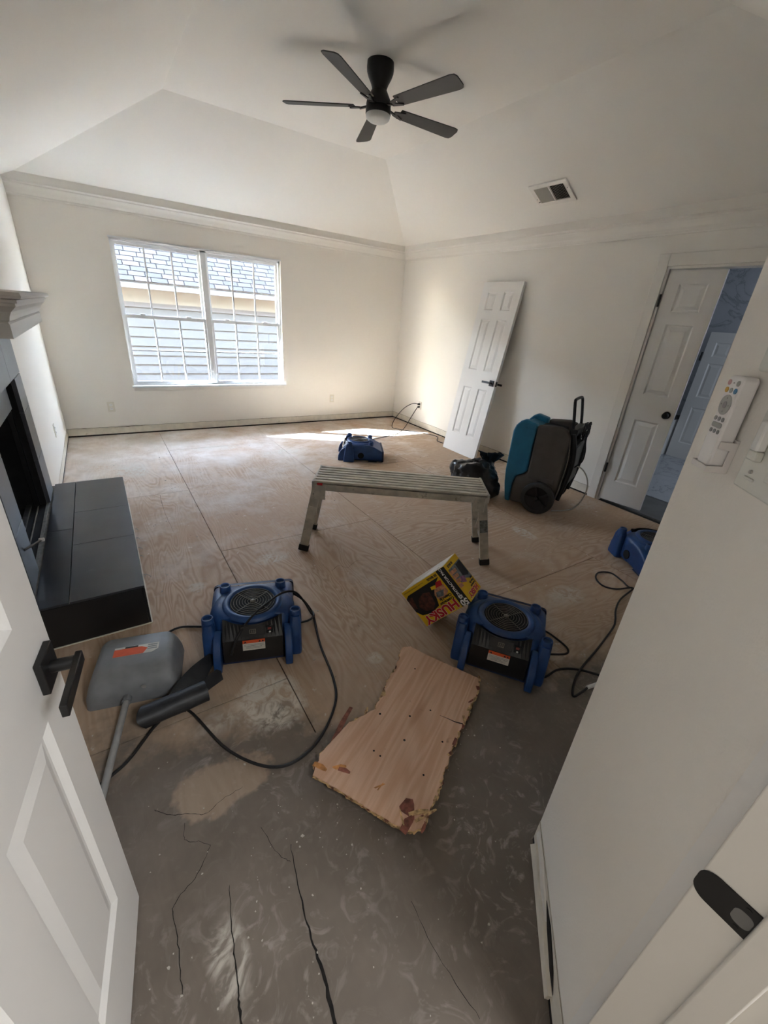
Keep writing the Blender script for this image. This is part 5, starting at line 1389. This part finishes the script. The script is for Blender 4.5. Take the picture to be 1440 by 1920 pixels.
# remote: local origin at its centre
hol = on_near(thing('remote_holder', 'white wall bracket holding the fan remote', 'holder'), 0.115, 1.345)
MB().bx((-0.0245, -0.0045, -0.005), (0.0245, 0.0, 0.050)).build('back_plate', M_HOLD, hol, bevel=0.001)
MB().bx((-0.0245, -0.034, -0.006), (0.0245, -0.0005, -0.002)).build('bottom_shelf', M_HOLD, hol, bevel=0.0015)
for sg in (-1, 1):
    mb = MB().prism([(-0.0005, -0.005), (-0.034, -0.005), (-0.034, 0.004), (-0.010, 0.006), (-0.010, 0.032), (-0.028, 0.034), (-0.028, 0.046), (-0.0005, 0.046)], sg * 0.0225, sg * 0.0250, lambda a, b_, c: (c, a, b_))
    mb.build('side_cheek', M_HOLD, hol, bevel=0.0008)
MB().bx((-0.0245, -0.034, -0.005), (0.0245, -0.0315, 0.004)).build('front_lip', M_HOLD, hol, bevel=0.001)
rm = on_near(thing('remote_control', 'white fan remote with grey buttons in its wall bracket', 'remote control'), 0.115, 1.3445)
MB().prism(rrect(0.0205, 0.0725, 0.008, 5, 0, 0.0735), 0.006, 0.0305, lambda a, b_, c: (a, -c, b_)).build('body', M_REMOTE, rm, bevel=0.004, seg=3)
def btn(x, z, r, mat, rz_=None): MB().lathe([(0.0, 0.0308), (r, 0.0308), (r * 0.85, 0.0318), (0.0, 0.0320)], 20, (x, 0, z), 'y').build('button', mat, rm, smooth=True)
def btn2(x, z, hx_, hz_, r, mat, d=0.0316): return MB().prism(rrect(hx_, hz_, r, 5, x, z), 0.0300, d, lambda a, b_, c: (a, -c, b_)).build('button', mat, rm)
for x, z, r_, mt in ((-0.0125, 0.135, 0.0042, M_BTNR), (0.0125, 0.135, 0.0042, M_BTN), (-0.0125, 0.1235, 0.0042, M_BTNY), (0, 0.1235, 0.0040, M_BTN), (0.0125, 0.1235, 0.0042, M_BTNB)):
    btn2(x, z, r_, r_, r_ * 0.98, mt)
btn2(0, 0.101, 0.0158, 0.0158, 0.0157, M_BTN)
btn2(0, 0.101, 0.0055, 0.0055, 0.0054, M_BTND, 0.0320)
for a in range(4):
    btn2(0.0105 * math.cos(a * PI / 2), 0.101 + 0.0105 * math.sin(a * PI / 2), 0.0012, 0.0012, 0.0011, M_BTND, 0.0320)
for x in (-0.011, 0, 0.011): btn2(x, 0.0785, 0.0036, 0.0036, 0.0035, M_BTND); btn2(x, 0.0585, 0.0034, 0.0034, 0.0033, M_BTND)
btn2(0, 0.0685, 0.0145, 0.0040, 0.0039, M_BTN)
btn2(0, 0.1350, 0.0008, 0.0008, 0.0007, M_BTND)
swp = on_near(thing('switch_plate', 'pale gang switch plate near the doorway edge', 'light switch'), 0.174, 1.334)
MB().bx((0.0, -0.006, 0.0), (0.165, 0.0, 0.118)).build('plate', M_PLATE2, swp, bevel=0.004)
MB().bx((0.0185, -0.016, 0.047), (0.041, -0.006, 0.062)).build('toggle', M_PLATE2, swp, bevel=0.002)
MB().bx((0.022, -0.009, 0.018), (0.044, -0.006, 0.022)).build('slider', M_PLATE2, swp, bevel=0.001)
MB().cyl((0.030, -0.006, 0.030), (0.030, -0.0085, 0.030), 0.003, n=12).build('screw', M_BTN, swp)
for x in (0.065, 0.112): MB().bx((x, -0.009, 0.026), (x + 0.034, -0.006, 0.092)).build('rocker', M_PLATE2, swp, bevel=0.002)
MB().bx((0.024, -0.020, 0.062), (0.040, -0.006, 0.106)).build('dimmer_box', M_WHITE, swp, bevel=0.003)
tm = on_near(thing('thermostat', 'grey white wall control plate above the switches at the frame edge', 'thermostat'), 0.117, 1.500)
MB().bx((0.0, -0.010, 0.0), (0.125, 0.0, 0.10)).build('plate', M_PLATE2, tm, bevel=0.006, seg=3)
MB().bx((0.02, -0.012, 0.03), (0.105, -0.010, 0.085)).build('display', M_BTN, tm, bevel=0.001)

# ------------------------------------------------------------------ debris
rnd = random.Random(44)
mb = MB()
blocked = lambda x, y: (x < 0.47 and -3.88 < y < -2.2)
spots = [(rnd.uniform(0.05, 4.45), rnd.uniform(-5.4, -0.1), rnd.uniform(0.002, 0.006)) for _ in range(220)] + [(rnd.gauss(0.62, 0.35), rnd.gauss(-5.2, 0.25), rnd.uniform(0.0008, 0.0030)) for _ in range(110)] + [(rnd.gauss(1.25, 0.3), rnd.gauss(-5.2, 0.2), rnd.uniform(0.001, 0.003)) for _ in range(90)]
for x, y, r_ in spots:
    if blocked(x, y) or x < 0.02 or y < -5.85 or (x - y > 6.9): continue
    a = rnd.uniform(0, 6.28); k = rnd.choice((3, 4, 5)); pts = []
    for i in range(k):
        b_ = a + 2 * PI * i / k; q = r_ * rnd.uniform(0.6, 1.5); pts.append((x + q * math.cos(b_), y + q * math.sin(b_)))
    mb.prism(pts, 0.0004, 0.0004 + r_ * 0.5)
o = mb.build('plaster_crumbs', M_CHIP); o['kind'] = 'stuff'; o['label'] = 'pale plaster crumbs and paint chips scattered over the floor'; o['category'] = 'debris'
